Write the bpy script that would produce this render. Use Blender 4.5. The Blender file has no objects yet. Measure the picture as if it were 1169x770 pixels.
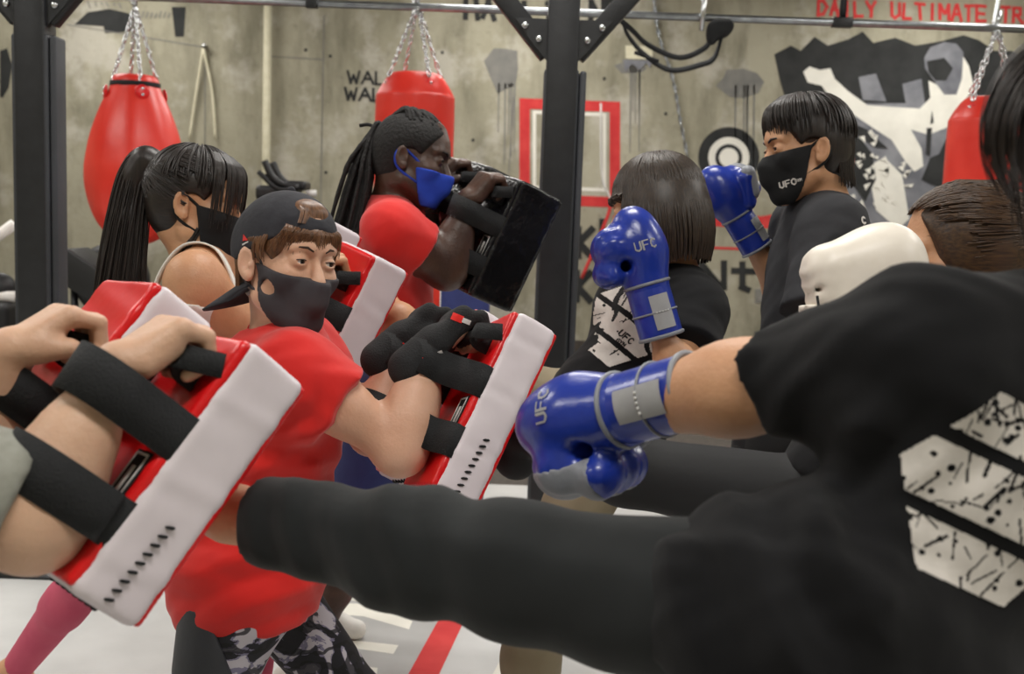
import bpy, bmesh, math, random
import numpy as np
from mathutils import Vector, Matrix
from mathutils.bvhtree import BVHTree
random.seed(7); RNG = np.random.default_rng(7)
C = bpy.context.scene.collection
# ------------------------------------------------------------------ camera
IW, IH, FPX = 1169, 770, 1253.0
CAM = np.array([0, 0, 1.4]); PITCH = math.atan(145 / FPX); ROLL = math.radians(2.1)
_f = np.array([0, math.cos(PITCH), -math.sin(PITCH)])
_r0 = np.array([1.0, 0, 0]); _u0 = np.array([0, math.sin(PITCH), math.cos(PITCH)])
_r = math.cos(ROLL) * _r0 + math.sin(ROLL) * _u0
_u = -math.sin(ROLL) * _r0 + math.cos(ROLL) * _u0
def A3(v): return np.array(v, dtype=float)
def P(px, py, d):            # a place seen at a pixel, d metres in front of the lens
    return CAM + _f * d + _r * ((px - IW / 2) / FPX * d) + _u * ((IH / 2 - py) / FPX * d)
def D(r, u, f):              # a direction given as right, up, away
    v = _r * r + _u * u + _f * f
    return v / np.linalg.norm(v)
def ray(px, py): return _f + _r * ((px - IW / 2) / FPX) + _u * ((IH / 2 - py) / FPX)
def on_y(px, py, y): d = ray(px, py); return CAM + d * ((y - CAM[1]) / d[1])
def on_z(px, py, z=0.0): d = ray(px, py); return CAM + d * ((z - CAM[2]) / d[2])
def nrm(v): v = A3(v); return v / (np.linalg.norm(v) + 1e-12)
def lerp(a, b, t): return A3(a) * (1 - t) + A3(b) * t
cam = bpy.data.objects.new('camera', bpy.data.cameras.new('camera')); C.objects.link(cam)
M = Matrix((tuple(_r) + (0,), tuple(_u) + (0,), tuple(-_f) + (0,), (0, 0, 0, 1))).transposed()
M.translation = Vector(CAM); cam.matrix_world = M
cam.data.sensor_width = 36; cam.data.lens = 36 * FPX / IW; cam.data.clip_start = 0.02
cam.data.dof.use_dof = True; cam.data.dof.focus_distance = 2.1; cam.data.dof.aperture_fstop = 5.0
bpy.context.scene.camera = cam
# ------------------------------------------------------------------ objects
ORG = {}
def put(o, parent, org):
    C.objects.link(o)
    if parent is not None:
        o.parent = parent; po = ORG[parent.name]
    else: po = np.zeros(3)
    o.location = Vector(org - po); ORG[o.name] = org
    return o
def thing(name, label, cat, loc, group=None):
    o = bpy.data.objects.new(name, None); o.empty_display_size = .1
    put(o, None, A3(loc)); o['label'] = label; o['category'] = cat
    if group: o['group'] = group
    return o
def obj(name, V, Fc, m, parent=None, smooth=True, label=None, cat=None, group=None, kind=None, loc=None):
    V = np.asarray(V, dtype=float).reshape(-1, 3)
    if parent is not None: org = ORG[parent.name]
    elif loc is not None: org = A3(loc)
    else:
        org = (V.min(0) + V.max(0)) / 2; org[2] = V[:, 2].min()
        if kind == 'structure': org = np.zeros(3)
    me = bpy.data.meshes.new(name)
    Vl = V - org
    if isinstance(Fc, np.ndarray) and Fc.ndim == 2:
        n, k = Fc.shape
        me.vertices.add(len(Vl)); me.vertices.foreach_set('co', Vl.astype(np.float32).ravel())
        me.loops.add(n * k); me.loops.foreach_set('vertex_index', Fc.astype(np.int32).ravel())
        me.polygons.add(n); me.polygons.foreach_set('loop_start', np.arange(n, dtype=np.int32) * k)
        try: me.polygons.foreach_set('loop_total', np.full(n, k, dtype=np.int32))
        except Exception: pass
        me.update(calc_edges=True); me.validate()
    else:
        me.from_pydata([tuple(v) for v in Vl], [], [tuple(int(i) for i in f) for f in Fc]); me.update()
    me.polygons.foreach_set('use_smooth', [smooth] * len(me.polygons))
    me.materials.append(m)
    o = bpy.data.objects.new(name, me); put(o, parent, org)
    if label: o['label'] = label
    if cat: o['category'] = cat
    if group: o['group'] = group
    if kind: o['kind'] = kind
    return o
class MB:                    # mesh gatherer
    def __init__(s): s.V = []; s.F = []; s.n = 0
    def add(s, V, Fc):
        V = np.asarray(V, dtype=float).reshape(-1, 3)
        s.V.append(V); s.F += [tuple(int(i) + s.n for i in f) for f in Fc]; s.n += len(V); return s
    def build(s, name, m, parent=None, **k): return obj(name, np.concatenate(s.V), s.F, m, parent, **k)
    def box(s, c, h, R=None, bev=0.0, seg=3):
        bm = bmesh.new(); bmesh.ops.create_cube(bm, size=2)
        for v in bm.verts: v.co = Vector((v.co.x * h[0], v.co.y * h[1], v.co.z * h[2]))
        if bev > 0: bmesh.ops.bevel(bm, geom=bm.edges[:], offset=bev, segments=seg, profile=.5, affect='EDGES')
        V = np.array([v.co[:] for v in bm.verts]); Fc = [[v.index for v in f.verts] for f in bm.faces]; bm.free()
        if R is not None: V = V @ np.array(R)      # rows of R are the axes
        return s.add(V + A3(c), Fc)
    def tube(s, pts, r, n=10, cap=True, closed=False):
        pts = np.asarray(pts, dtype=float); m_ = len(pts)
        r = np.full(m_, r) if np.isscalar(r) else np.asarray(r, dtype=float)
        if closed: T = np.roll(pts, -1, 0) - np.roll(pts, 1, 0)
        else: T = np.gradient(pts, axis=0)
        T /= np.linalg.norm(T, axis=1)[:, None] + 1e-12
        a = np.array([0, 0, 1.0]) if abs(T[0][2]) < .9 else np.array([1.0, 0, 0])
        N = nrm(a - T[0] * (a @ T[0])); V = []
        ang = np.arange(n) / n * 2 * math.pi
        for i in range(m_):
            N = nrm(N - T[i] * (N @ T[i])); B = np.cross(T[i], N)
            V.append(pts[i] + r[i] * (np.cos(ang)[:, None] * N + np.sin(ang)[:, None] * B))
        Fc = []
        for i in range(m_ if closed else m_ - 1):
            a0 = i * n; b0 = ((i + 1) % m_) * n
            for j in range(n): Fc.append((a0 + j, a0 + (j + 1) % n, b0 + (j + 1) % n, b0 + j))
        if cap and not closed:
            Fc.append(tuple(range(n - 1, -1, -1))); Fc.append(tuple((m_ - 1) * n + j for j in range(n)))
        return s.add(np.concatenate(V), Fc)
    def lathe(s, prof, c, axis=(0, 0, 1), n=32):
        ax = nrm(axis); a = np.array([1.0, 0, 0]) if abs(ax[0]) < .9 else np.array([0, 1.0, 0])
        U = nrm(a - ax * (a @ ax)); Wd = np.cross(ax, U); V = []; ang = np.arange(n) / n * 2 * math.pi
        for (r, z) in prof: V.append(A3(c) + ax * z + max(r, 1e-4) * (np.cos(ang)[:, None] * U + np.sin(ang)[:, None] * Wd))
        Fc = []
        for i in range(len(prof) - 1):
            for j in range(n): Fc.append((i * n + j, i * n + (j + 1) % n, (i + 1) * n + (j + 1) % n, (i + 1) * n + j))
        return s.add(np.concatenate(V), Fc)
    def ribbon(s, pts, wdir, w, th):    # a flat band following pts, w wide along wdir
        pts = np.asarray(pts, dtype=float); T = np.gradient(pts, axis=0); V = []
        for i in range(len(pts)):
            t = nrm(T[i]); wd = nrm(A3(wdir) - t * (A3(wdir) @ t)); nn = np.cross(t, wd)
            for a, b in ((-1, -1), (1, -1), (1, 1), (-1, 1)): V.append(pts[i] + wd * a * w / 2 + nn * b * th / 2)
        Fc = [(3, 2, 1, 0)]
        for i in range(len(pts) - 1):
            for j in range(4): Fc.append((i * 4 + j, i * 4 + (j + 1) % 4, i * 4 + 4 + (j + 1) % 4, i * 4 + 4 + j))
        k = (len(pts) - 1) * 4; Fc.append((k, k + 1, k + 2, k + 3))
        return s.add(V, Fc)
    def poly(s, pts): s.add(pts, [tuple(range(len(pts)))]); return s
def spline(pts, n=16):       # Catmull-Rom through pts
    p = [A3(q) for q in pts]; p = [2 * p[0] - p[1]] + p + [2 * p[-1] - p[-2]]; out = []
    for i in range(1, len(p) - 2):
        for k in range(n):
            t = k / n; a, b, c, d = p[i - 1], p[i], p[i + 1], p[i + 2]
            out.append(.5 * (2 * b + (c - a) * t + (2 * a - 5 * b + 4 * c - d) * t * t + (3 * b - a - 3 * c + d) * t ** 3))
    out.append(p[-2]); return np.array(out)
# ------------------------------------------------------------------ materials
def lin(h):
    h = h.lstrip('#'); v = [int(h[i:i + 2], 16) / 255 for i in (0, 2, 4)]
    return tuple(x / 12.92 if x <= .04045 else ((x + .055) / 1.055) ** 2.4 for x in v) + (1,)
def mat(name, c1, c2=None, rough=.6, metal=0, scale=20, bump=0, bscale=60, stretch=(1, 1, 1), sss=0, sheen=0, coat=0, spec=.5, emit=0, contrast=(.35, .65)):
    m = bpy.data.materials.new(name); m.use_nodes = True; nt = m.node_tree; N = nt.nodes; L = nt.links
    b = N['Principled BSDF']; b.inputs['Roughness'].default_value = rough; b.inputs['Metallic'].default_value = metal
    b.inputs['Specular IOR Level'].default_value = spec
    tc = N.new('ShaderNodeTexCoord'); mp = N.new('ShaderNodeMapping'); mp.inputs['Scale'].default_value = stretch
    L.new(tc.outputs['Object'], mp.inputs['Vector'])
    no = N.new('ShaderNodeTexNoise'); no.inputs['Scale'].default_value = scale; no.inputs['Detail'].default_value = 4
    L.new(mp.outputs['Vector'], no.inputs['Vector'])
    cr = N.new('ShaderNodeValToRGB'); cr.color_ramp.elements[0].position = contrast[0]; cr.color_ramp.elements[1].position = contrast[1]
    cr.color_ramp.elements[0].color = lin(c1); cr.color_ramp.elements[1].color = lin(c2 or c1)
    L.new(no.outputs['Fac'], cr.inputs['Fac']); L.new(cr.outputs['Color'], b.inputs['Base Color'])
    if bump:
        n2 = N.new('ShaderNodeTexNoise'); n2.inputs['Scale'].default_value = bscale; n2.inputs['Detail'].default_value = 3
        L.new(mp.outputs['Vector'], n2.inputs['Vector'])
        bp = N.new('ShaderNodeBump'); bp.inputs['Strength'].default_value = bump; bp.inputs['Distance'].default_value = .01
        L.new(n2.outputs['Fac'], bp.inputs['Height']); L.new(bp.outputs['Normal'], b.inputs['Normal'])
    if sss:
        b.inputs['Subsurface Weight'].default_value = sss; b.inputs['Subsurface Radius'].default_value = (.012, .005, .003); b.inputs['Subsurface Scale'].default_value = .6
    if sheen: b.inputs['Sheen Weight'].default_value = sheen
    if coat: b.inputs['Coat Weight'].default_value = coat; b.inputs['Coat Roughness'].default_value = .15
    if emit:
        b.inputs['Emission Color'].default_value = lin(c2 or c1); b.inputs['Emission Strength'].default_value = emit
    return m
K = {}
def mk(key, *a, **k): K[key] = mat(key, *a, **k); return K[key]
mk('skin_light', '#cfa084', '#dcb096', rough=.5, scale=14, bump=.12, bscale=150, sss=.12)
mk('skin_arm', '#c39a80', '#cfa88d', rough=.5, scale=9, bump=.12, bscale=150, sss=.12)
mk('skin_tan', '#bd8a66', '#cb9a76', rough=.5, scale=12, bump=.12, bscale=150, sss=.1)
mk('skin_dark', '#3f2a21', '#533a2e', rough=.42, scale=16, bump=.12, bscale=150)
mk('red_shirt', '#c8140f', '#d81c14', rough=.85, scale=8, bump=.25, bscale=14, sheen=.2)
mk('black_shirt', '#111113', '#161618', rough=.95, scale=8, bump=.3, bscale=10, sheen=.05, spec=.2)
mk('dark_shirt', '#353538', '#3d3d40', rough=.95, scale=8, bump=.3, bscale=12, spec=.2)
mk('grey_shirt', '#85857c', '#929289', rough=.95, scale=60, bump=.3, bscale=12)
mk('black_pants', '#1d1f20', '#242627', rough=.9, scale=8, bump=.3, bscale=9, sheen=.1, spec=.2)
mk('leggings_black', '#141416', '#1a1a1c', rough=.75, scale=8, bump=.05)
mk('khaki', '#8c8069', '#978b74', rough=.9, scale=10, bump=.3, bscale=12)
mk('pink', '#c04a66', '#c9566f', rough=.8, scale=10)
mk('white_cloth', '#dcdad4', '#e8e6e0', rough=.85)
mk('mask_black', '#101012', '#151517', rough=.9, bump=.1)
mk('mask_grey', '#38353a', '#3f3c40', rough=.9, bump=.08)
mk('mask_blue', '#1d3fb4', '#2347bd', rough=.85)
mk('mask_white', '#d8d3dc', '#e4dfe6', rough=.85)
mk('cap', '#27272d', '#303036', rough=.9, scale=40, bump=.15)
mk('vinyl_white', '#d6ccd2', '#e0d7dc', rough=.42, scale=6, bump=.2, bscale=11)
mk('vinyl_red', '#cf0f14', '#da171b', rough=.3, scale=8, bump=.22, bscale=13)
mk('vinyl_black', '#121214', '#1a1a1d', rough=.25, scale=10, bump=.7, bscale=26)
mk('webbing', '#161719', '#1d1e20', rough=.9, bump=.3, bscale=300)
mk('rubber', '#101012', '#17171a', rough=.5)
mk('glove_blue', '#1a3090', '#20399e', rough=.3, scale=6, bump=.2, bscale=30, coat=.2)
mk('glove_grey', '#7d8088', '#888b92', rough=.45, bump=.15)
mk('glove_white', '#e8dfd2', '#f0e8dc', rough=.4, bump=.2, bscale=14)
mk('bag_red', '#d6291d', '#e23a2c', rough=.38, scale=5, bump=.25, bscale=8)
mk('chrome', '#c9cbcd', '#dadcde', rough=.25, metal=1)
mk('steel', '#8f9398', '#a5a9ad', rough=.3, metal=1)
mk('black_metal', '#1a1b1e', '#212225', rough=.4, bump=.05)
mk('foam_black', '#2b2d31', '#32343a', rough=.6, scale=6, bump=.1)
mk('print_white', '#c9c3bd', '#d4cec8', rough=.8, scale=40)
mk('print_grey', '#9a9a9c', '#a6a6a8', rough=.6)
mk('print_black', '#0d0d0f', rough=.8)
mk('patch_white', '#cfcdcb', rough=.6)
mk('paint_red', '#bf2a2c', '#cb3a38', rough=.8, scale=9)
mk('paint_black', '#1d1e1e', '#2c2d2d', rough=.85, scale=5)
mk('paint_white', '#d9d6cc', '#e5e2d8', rough=.85, scale=5)
mk('paint_grey', '#62636a', '#85868b', rough=.85, scale=4)
mk('paint_drip', '#6c6b68', '#807e78', rough=.85, scale=6)
mk('hair_black', '#120d0c', '#2b201b', rough=.42, scale=1, bump=.07, bscale=1, stretch=(260, 260, 14), spec=.5, contrast=(.3, .7))
mk('hair_brown', '#2a1a12', '#46301f', rough=.42, scale=1, bump=.07, bscale=1, stretch=(260, 260, 14), spec=.5, contrast=(.3, .7))
mk('hair_bob', '#1e1611', '#3f3023', rough=.42, scale=1, bump=.07, bscale=1, stretch=(260, 260, 14), spec=.5, contrast=(.3, .7))
mk('hair_dread', '#0d0b0b', '#1a1717', rough=.8, scale=80, bump=.4, bscale=120)
mk('hair_fringe', '#4a2f1c', '#7a5232', rough=.42, scale=1, bump=.07, bscale=1, stretch=(260, 260, 14), spec=.5, contrast=(.3, .7))
mk('hair_pulled', '#2a1a12', '#50371f', rough=.42, scale=1, bump=.07, bscale=1, stretch=(14, 200, 260), contrast=(.3, .7)); mk('hair_black_pulled', '#120d0c', '#2b201b', rough=.42, scale=1, bump=.07, bscale=1, stretch=(14, 200, 240), contrast=(.3, .7))
mk('eye_white', '#d8d4d0', rough=.2, coat=.5)
mk('iris', '#1b110c', rough=.15, coat=.6)
mk('brow', '#3a281d', rough=.8)
mk('cream', '#c9c3a8', '#d5cfb6', rough=.7)
mk('shoe_white', '#dedbd6', '#e8e5e0', rough=.6)
mk('blue_vinyl', '#26306a', '#2c3672', rough=.6, bump=.1)
mk('yellow', '#c9cf1e', rough=.6)
mk('lamp', '#ffffff', emit=2.5)
# ------------------------------------------------------------------ signed distance modelling
def rc(a, b, ra, rb=None, k=.02, op='add'): return dict(t='rc', a=A3(a), b=A3(b), ra=ra, rb=ra if rb is None else rb, k=k, op=op)
def el(c, r, R=None, k=.02, op='add'): return dict(t='el', c=A3(c), r=A3(r), R=np.eye(3) if R is None else np.array(R), k=k, op=op)
def bx(c, h, R=None, rd=.01, k=.01, op='add'): return dict(t='bx', c=A3(c), h=A3(h), R=np.eye(3) if R is None else np.array(R), rd=rd, k=k, op=op)
def grp(pr, k=.005, op='add'): return dict(t='grp', p=pr, k=k, op=op)
def cut(p, n): return dict(t='cut', p=A3(p), n=nrm(n))
def fn(f): return dict(t='fn', f=f)
def bounds(pr):
    lo = np.full(3, 1e9); hi = -lo
    for q in pr:
        if q.get('op', 'add') != 'add' or q['t'] in ('cut', 'fn'): continue
        if q['t'] == 'rc':
            l = np.minimum(q['a'] - q['ra'], q['b'] - q['rb']); h = np.maximum(q['a'] + q['ra'], q['b'] + q['rb'])
        elif q['t'] == 'el': e = np.abs(q['R'].T) @ q['r']; l, h = q['c'] - e, q['c'] + e
        elif q['t'] == 'bx': e = np.abs(q['R'].T) @ q['h']; l, h = q['c'] - e, q['c'] + e
        else: l, h = bounds(q['p'])
        lo = np.minimum(lo, l); hi = np.maximum(hi, h)
    return lo, hi
def dist(q, X, Y, Z):
    if q['t'] == 'rc':
        a, b = q['a'], q['b']; ab = b - a; L2 = ab @ ab + 1e-12
        t = np.clip(((X - a[0]) * ab[0] + (Y - a[1]) * ab[1] + (Z - a[2]) * ab[2]) / L2, 0, 1)
        return np.sqrt((X - a[0] - t * ab[0]) ** 2 + (Y - a[1] - t * ab[1]) ** 2 + (Z - a[2] - t * ab[2]) ** 2) - (q['ra'] + (q['rb'] - q['ra']) * t)
    c = q['c']; R = q['R']; dx, dy, dz = X - c[0], Y - c[1], Z - c[2]
    l = [dx * R[i][0] + dy * R[i][1] + dz * R[i][2] for i in range(3)]
    if q['t'] == 'el':
        r = q['r']; k0 = np.sqrt(sum((l[i] / r[i]) ** 2 for i in range(3))); k1 = np.sqrt(sum((l[i] / r[i] ** 2) ** 2 for i in range(3))) + 1e-9
        return k0 * (k0 - 1) / k1
    h = q['h'] - q['rd']; qq = [np.abs(l[i]) - h[i] for i in range(3)]
    return np.sqrt(sum(np.maximum(v, 0) ** 2 for v in qq)) + np.minimum(np.maximum(np.maximum(qq[0], qq[1]), qq[2]), 0) - q['rd']
def evalf(pr, X, Y, Z, h):
    G = np.full((X.shape[0], Y.shape[1], Z.shape[2]), 1.0, dtype=np.float32)
    ax = (X[:, 0, 0], Y[0, :, 0], Z[0, 0, :])
    for q in pr:
        if q['t'] == 'cut':
            n, p = q['n'], q['p']; np.maximum(G, (X - p[0]) * n[0] + (Y - p[1]) * n[1] + (Z - p[2]) * n[2], out=G); continue
        if q['t'] == 'fn': G += q['f'](X, Y, Z).astype(np.float32); continue
        q2 = dict(q); q2['op'] = 'add'; lo, hi = bounds([q2]); pad = q['k'] + 3 * h + .012
        s = []
        for i in range(3):
            a = int(np.searchsorted(ax[i], lo[i] - pad)); b = int(np.searchsorted(ax[i], hi[i] + pad)); s.append(slice(a, b))
        if any(t.stop - t.start < 2 for t in s): continue
        x, y, z = X[s[0]], Y[:, s[1]], Z[:, :, s[2]]
        d = evalf(q['p'], x, y, z, h) if q['t'] == 'grp' else dist(q, x, y, z)
        g = G[tuple(s)]; k = max(q['k'], 1e-5)
        if q['op'] == 'add': hh = np.maximum(k - np.abs(g - d), 0) / k; g[...] = np.minimum(g, d) - hh * hh * k * .25
        elif q['op'] == 'sub': hh = np.maximum(k - np.abs(g + d), 0) / k; g[...] = np.maximum(g, -d) + hh * hh * k * .25
        else: g[...] = np.maximum(g, d)
    return G
def nets(F, o, h):
    s = F < 0; c = np.zeros(tuple(n - 1 for n in F.shape), np.uint8)
    for i in (0, 1):
        for j in (0, 1):
            for k in (0, 1): c += s[i:i + c.shape[0], j:j + c.shape[1], k:k + c.shape[2]]
    m = (c > 0) & (c < 8); cells = np.argwhere(m); n = len(cells)
    if n == 0: return np.zeros((0, 3)), np.zeros((0, 4), int)
    idx = np.full(c.shape, -1, np.int32); idx[m] = np.arange(n)
    acc = np.zeros((n, 3)); cnt = np.zeros(n)
    for a in ((0, 0, 0), (0, 0, 1), (0, 1, 0), (0, 1, 1), (1, 0, 0), (1, 0, 1), (1, 1, 0)):
        for d in range(3):
            if a[d]: continue
            b = list(a); b[d] = 1
            va = F[tuple((cells + a).T)]; vb = F[tuple((cells + b).T)]; cr = (va < 0) != (vb < 0)
            t = np.where(cr, va / np.where(cr, va - vb, 1), 0)
            p = np.tile(np.array(a, float), (n, 1)); p[:, d] += t
            acc[cr] += p[cr]; cnt[cr] += 1
    V = (cells + acc / cnt[:, None]) * h + o
    Q = []
    for d in range(3):
        e, f = [(1, 2), (2, 0), (0, 1)][d]
        sl = [slice(None)] * 3; sl[d] = slice(0, F.shape[d] - 1); sl[e] = slice(1, F.shape[e] - 1); sl[f] = slice(1, F.shape[f] - 1)
        s2 = list(sl); s2[d] = slice(1, F.shape[d]); ed = np.argwhere(s[tuple(sl)] != s[tuple(s2)])
        off = np.zeros(3, int); off[e] = 1; off[f] = 1; ed = ed + off
        ne, nf = np.zeros(3, int), np.zeros(3, int); ne[e] = 1; nf[f] = 1
        q = np.stack([idx[tuple((ed - ne - nf).T)], idx[tuple((ed - nf).T)], idx[tuple(ed.T)], idx[tuple((ed - ne).T)]], 1)
        inv = ~s[tuple(ed.T)]; q[inv] = q[inv][:, ::-1]; Q.append(q)
    return V, np.concatenate(Q)
def sdf(pr, h, box=None, excl=()):   # the surface of a field; fine boxes are left out of a coarse pass
    lo, hi = bounds(pr) if box is None else box
    lo = lo - 3 * h; hi = hi + 3 * h; n = np.ceil((hi - lo) / h).astype(int) + 1
    X = (lo[0] + h * np.arange(n[0])).astype(np.float32)[:, None, None]; Y = (lo[1] + h * np.arange(n[1])).astype(np.float32)[None, :, None]; Z = (lo[2] + h * np.arange(n[2])).astype(np.float32)[None, None, :]
    V, Q = nets(evalf(pr, X, Y, Z, h), lo, h)
    for (a, b) in excl:
        ce = V[Q].mean(1); ins = np.all((ce > a) & (ce < b), axis=1); Q = Q[~ins]
    if box is not None:
        ce = V[Q].mean(1); Q = Q[np.all((ce > box[0] - h * .6) & (ce < box[1] + h * .6), axis=1)]
    return V, Q
def multi(pr, h, fine):      # one mesh out of a coarse pass and finer boxes for face and hands
    ex = [(a, b) for a, b, _ in fine]; V, Q = sdf(pr, h, excl=ex); Vs, Qs, n = [V], [Q], len(V)
    for i, (a, b, hf) in enumerate(fine):
        V, Q = sdf(pr, hf, box=(A3(a), A3(b)), excl=ex[:i]); Vs.append(V); Qs.append(Q + n); n += len(V)
    V = np.concatenate(Vs); Q = np.concatenate(Qs); used = np.unique(Q); mp = np.full(len(V), -1); mp[used] = np.arange(len(used))
    return V[used], mp[Q]
def frame(f, u=(0, 0, 1)):   # rows: right, forward, up of something that faces f
    f = nrm(f); u = A3(u); u = nrm(u - f * (u @ f)); return np.array([np.cross(f, u), f, u])
# ------------------------------------------------------------------ figures
class Fr:                    # a local frame: right, forward, up
    def __init__(s, c, R, k=1.0): s.c = A3(c); s.R = np.array(R); s.k = k
    def __call__(s, x, y, z): return s.c + (s.R[0] * x + s.R[1] * y + s.R[2] * z) * s.k
def tilt(R, a, b, g):        # turn a frame about its own up, right, forward axes (degrees)
    m = Matrix.Rotation(math.radians(a), 3, 'Z') @ Matrix.Rotation(math.radians(b), 3, 'X') @ Matrix.Rotation(math.radians(g), 3, 'Y')
    return np.array(m).T @ np.array(R)
def head_prims(H, i=0.0, ears=True, face=True):
    s = H.k; R = H.R; q = []
    def E(x, y, z, a, b, c_, k=.02, op='add', RR=None): q.append(el(H(x, y, z), np.array([a, b, c_]) * s + (i if op == 'add' else -i * .6), R if RR is None else RR, k, op))
    def L(p, r_, ra, rb=None, k=.015, op='add'): q.append(rc(H(*p), H(*r_), ra * s + i, (ra if rb is None else rb) * s + i, k, op))
    E(0, -.012, .045, .074, .094, .080); E(0, .022, -.03, .060, .064, .085, .03); E(0, -.035, .0, .066, .065, .07, .03)
    for sx in (-1, 1):
        L((sx * .050, .002, -.060), (sx * .016, .062, -.098), .020, .018, .025); E(sx * .041, .055, -.018, .022, .026, .022, .025)
        L((sx * .012, .084, .030), (sx * .042, .072, .032), .011, .010, .015)
    L((0, .060, -.100), (0, .064, -.096), .023, k=.02); E(0, .070, -.055, .030, .024, .030, .02); L((0, .04, .075), (0, .055, .055), .04, .035, .03)
    if face:
        L((0, .084, .018), (0, .104, -.026), .0075, .0115, .012)
        for sx in (-1, 1):
            E(sx * .011, .098, -.030, .008, .009, .007, .006)
            E(sx * .031, .096, .010, .019, .016, .012, .016, 'sub')
            E(sx * .031, .0765, .0085, .0158, .0156, .0140, .007)      # eyelid swelling round the ball
            E(sx * .031, .0965, .0080, .0128, .0130, .0040, .002, 'sub')   # the opening between the lids
        L((-.016, .0905, -.058), (.016, .0905, -.058), .006, k=.006); L((-.013, .0895, -.066), (.013, .0895, -.066), .007, k=.006)
        L((-.019, .0985, -.0615), (.019, .0985, -.0615), .0018, k=.003, op='sub')
    if ears:
        for sx in (-1, 1):
            ER = tilt(R, sx * 26, 8, 0)
            E(sx * .082, -.010, -.004, .007, .018, .031, .004, RR=ER); q.append(el(H(sx * .082, -.010, -.004) + (ER[0] * sx * .0068 + ER[1] * .002 + ER[2] * .003) * s, A3([.0072, .0105, .019]) * s, ER, .003, 'sub')); q.append(el(H(sx * .082, -.010, -.004) + (ER[0] * sx * .006 + ER[1] * .010 - ER[2] * .004) * s, A3([.003, .004, .007]) * s, ER, .003))
            E(sx * .080, -.002, -.026, .007, .009, .010, .006)
    return q
def tframe(J):
    up = nrm(J['neck'] - J['pelvis']); r_ = J['shR'] - J['shL']; r_ = nrm(r_ - up * (r_ @ up)); return np.array([r_, np.cross(up, r_), up])
def torso_prims(J, i=0.0, w=1.0, bust=0.0):
    T = tframe(J); a, b = J['pelvis'], J['neck']; q = []
    Lh = np.linalg.norm(b - a) / .48
    q.append(el(lerp(a, b, .67), A3([.142 * w, .098, .165 * Lh]) + i, T, .05))
    q.append(el(lerp(a, b, .33), A3([.122 * w, .088, .15 * Lh]) + i, T, .06))
    q.append(el(lerp(a, b, .02) - T[1] * .012, A3([.155 * w, .105, .11]) + i, T, .06))
    ms = (J['shL'] + J['shR']) / 2; nb = lerp(b, ms, .25)
    for s in 'LR':
        q.append(rc(J['sh' + s], lerp(nb, J['sh' + s], .2), .050 + i, .052 + i, .05))
        q.append(rc(J['sh' + s] - T[2] * .03, lerp(a, b, .55) + T[0] * (.09 if s == 'R' else -.09) * w, .05 + i, .055 + i, .06))
        if bust: q.append(el(lerp(a, b, .66) + T[0] * (.07 if s == 'R' else -.07) + T[1] * (.075), A3([.055, .045, .05]) * bust + i, T, .04))
    return q
def leg_prims(J, i=0.0, w=1.0, sides='LR', ends=1.0):
    q = []
    for s in sides:
        h, k_, a = J['hip' + s], J['kn' + s], J['an' + s]
        q.append(rc(h, k_, .083 * w + i, .054 * w + i, .05)); c = lerp(k_, a, .28)
        back = np.cross(nrm(a - k_), nrm(np.cross(nrm(k_ - h), nrm(a - k_)) + 1e-6)) * .012
        q.append(rc(k_, lerp(k_, a, .35) , .052 * w + i, .052 * w + i, .04)); q.append(rc(c, lerp(k_, a, ends), .053 * w + i, (.053 + (.036 - .053) * ends) * w + i, .03))
    return q
def foot_prims(J, s, i=0.0):
    a, t = J['an' + s], J['toe' + s]; d = nrm(t - a); heel = a - d * .045 + (t - a) * .0; heel = heel + A3([0, 0, -1]) * 0
    low = a + nrm(np.cross(d, np.cross(A3([0, 0, -1]), d))) * .045
    return [rc(a, low - d * .04, .036 + i, .034 + i, .02), rc(low - d * .04, low + d * .08, .032 + i, .036 + i, .02), rc(low + d * .08, low + d * .165, .036 + i, .024 + i, .03), rc(a, low + d * .09, .036 + i, .03 + i, .03)]
def arm_prims(J, s, i=0.0, w=1.0, ends=1.0):
    sh, e, wr = J['sh' + s], J['el' + s], J['wr' + s]
    m = lerp(e, wr, .28)
    return [rc(sh, lerp(sh, e, .45), .052 * w + i, .047 * w + i, .04), rc(lerp(sh, e, .4), e, .047 * w + i, .039 * w + i, .03),
            rc(e, m, .039 * w + i, .041 * w + i, .03), rc(m, lerp(e, wr, ends), .041 * w + i, (.041 + (.027 - .041) * ends) * w + i, .03)]
def neck_prims(J, H, r=.052, i=0.0):
    return [rc(H(0, -.03, -.05), lerp(J['neck'], (J['shL'] + J['shR']) / 2, .3), r + i, r * 1.12 + i, .03)]
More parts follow.
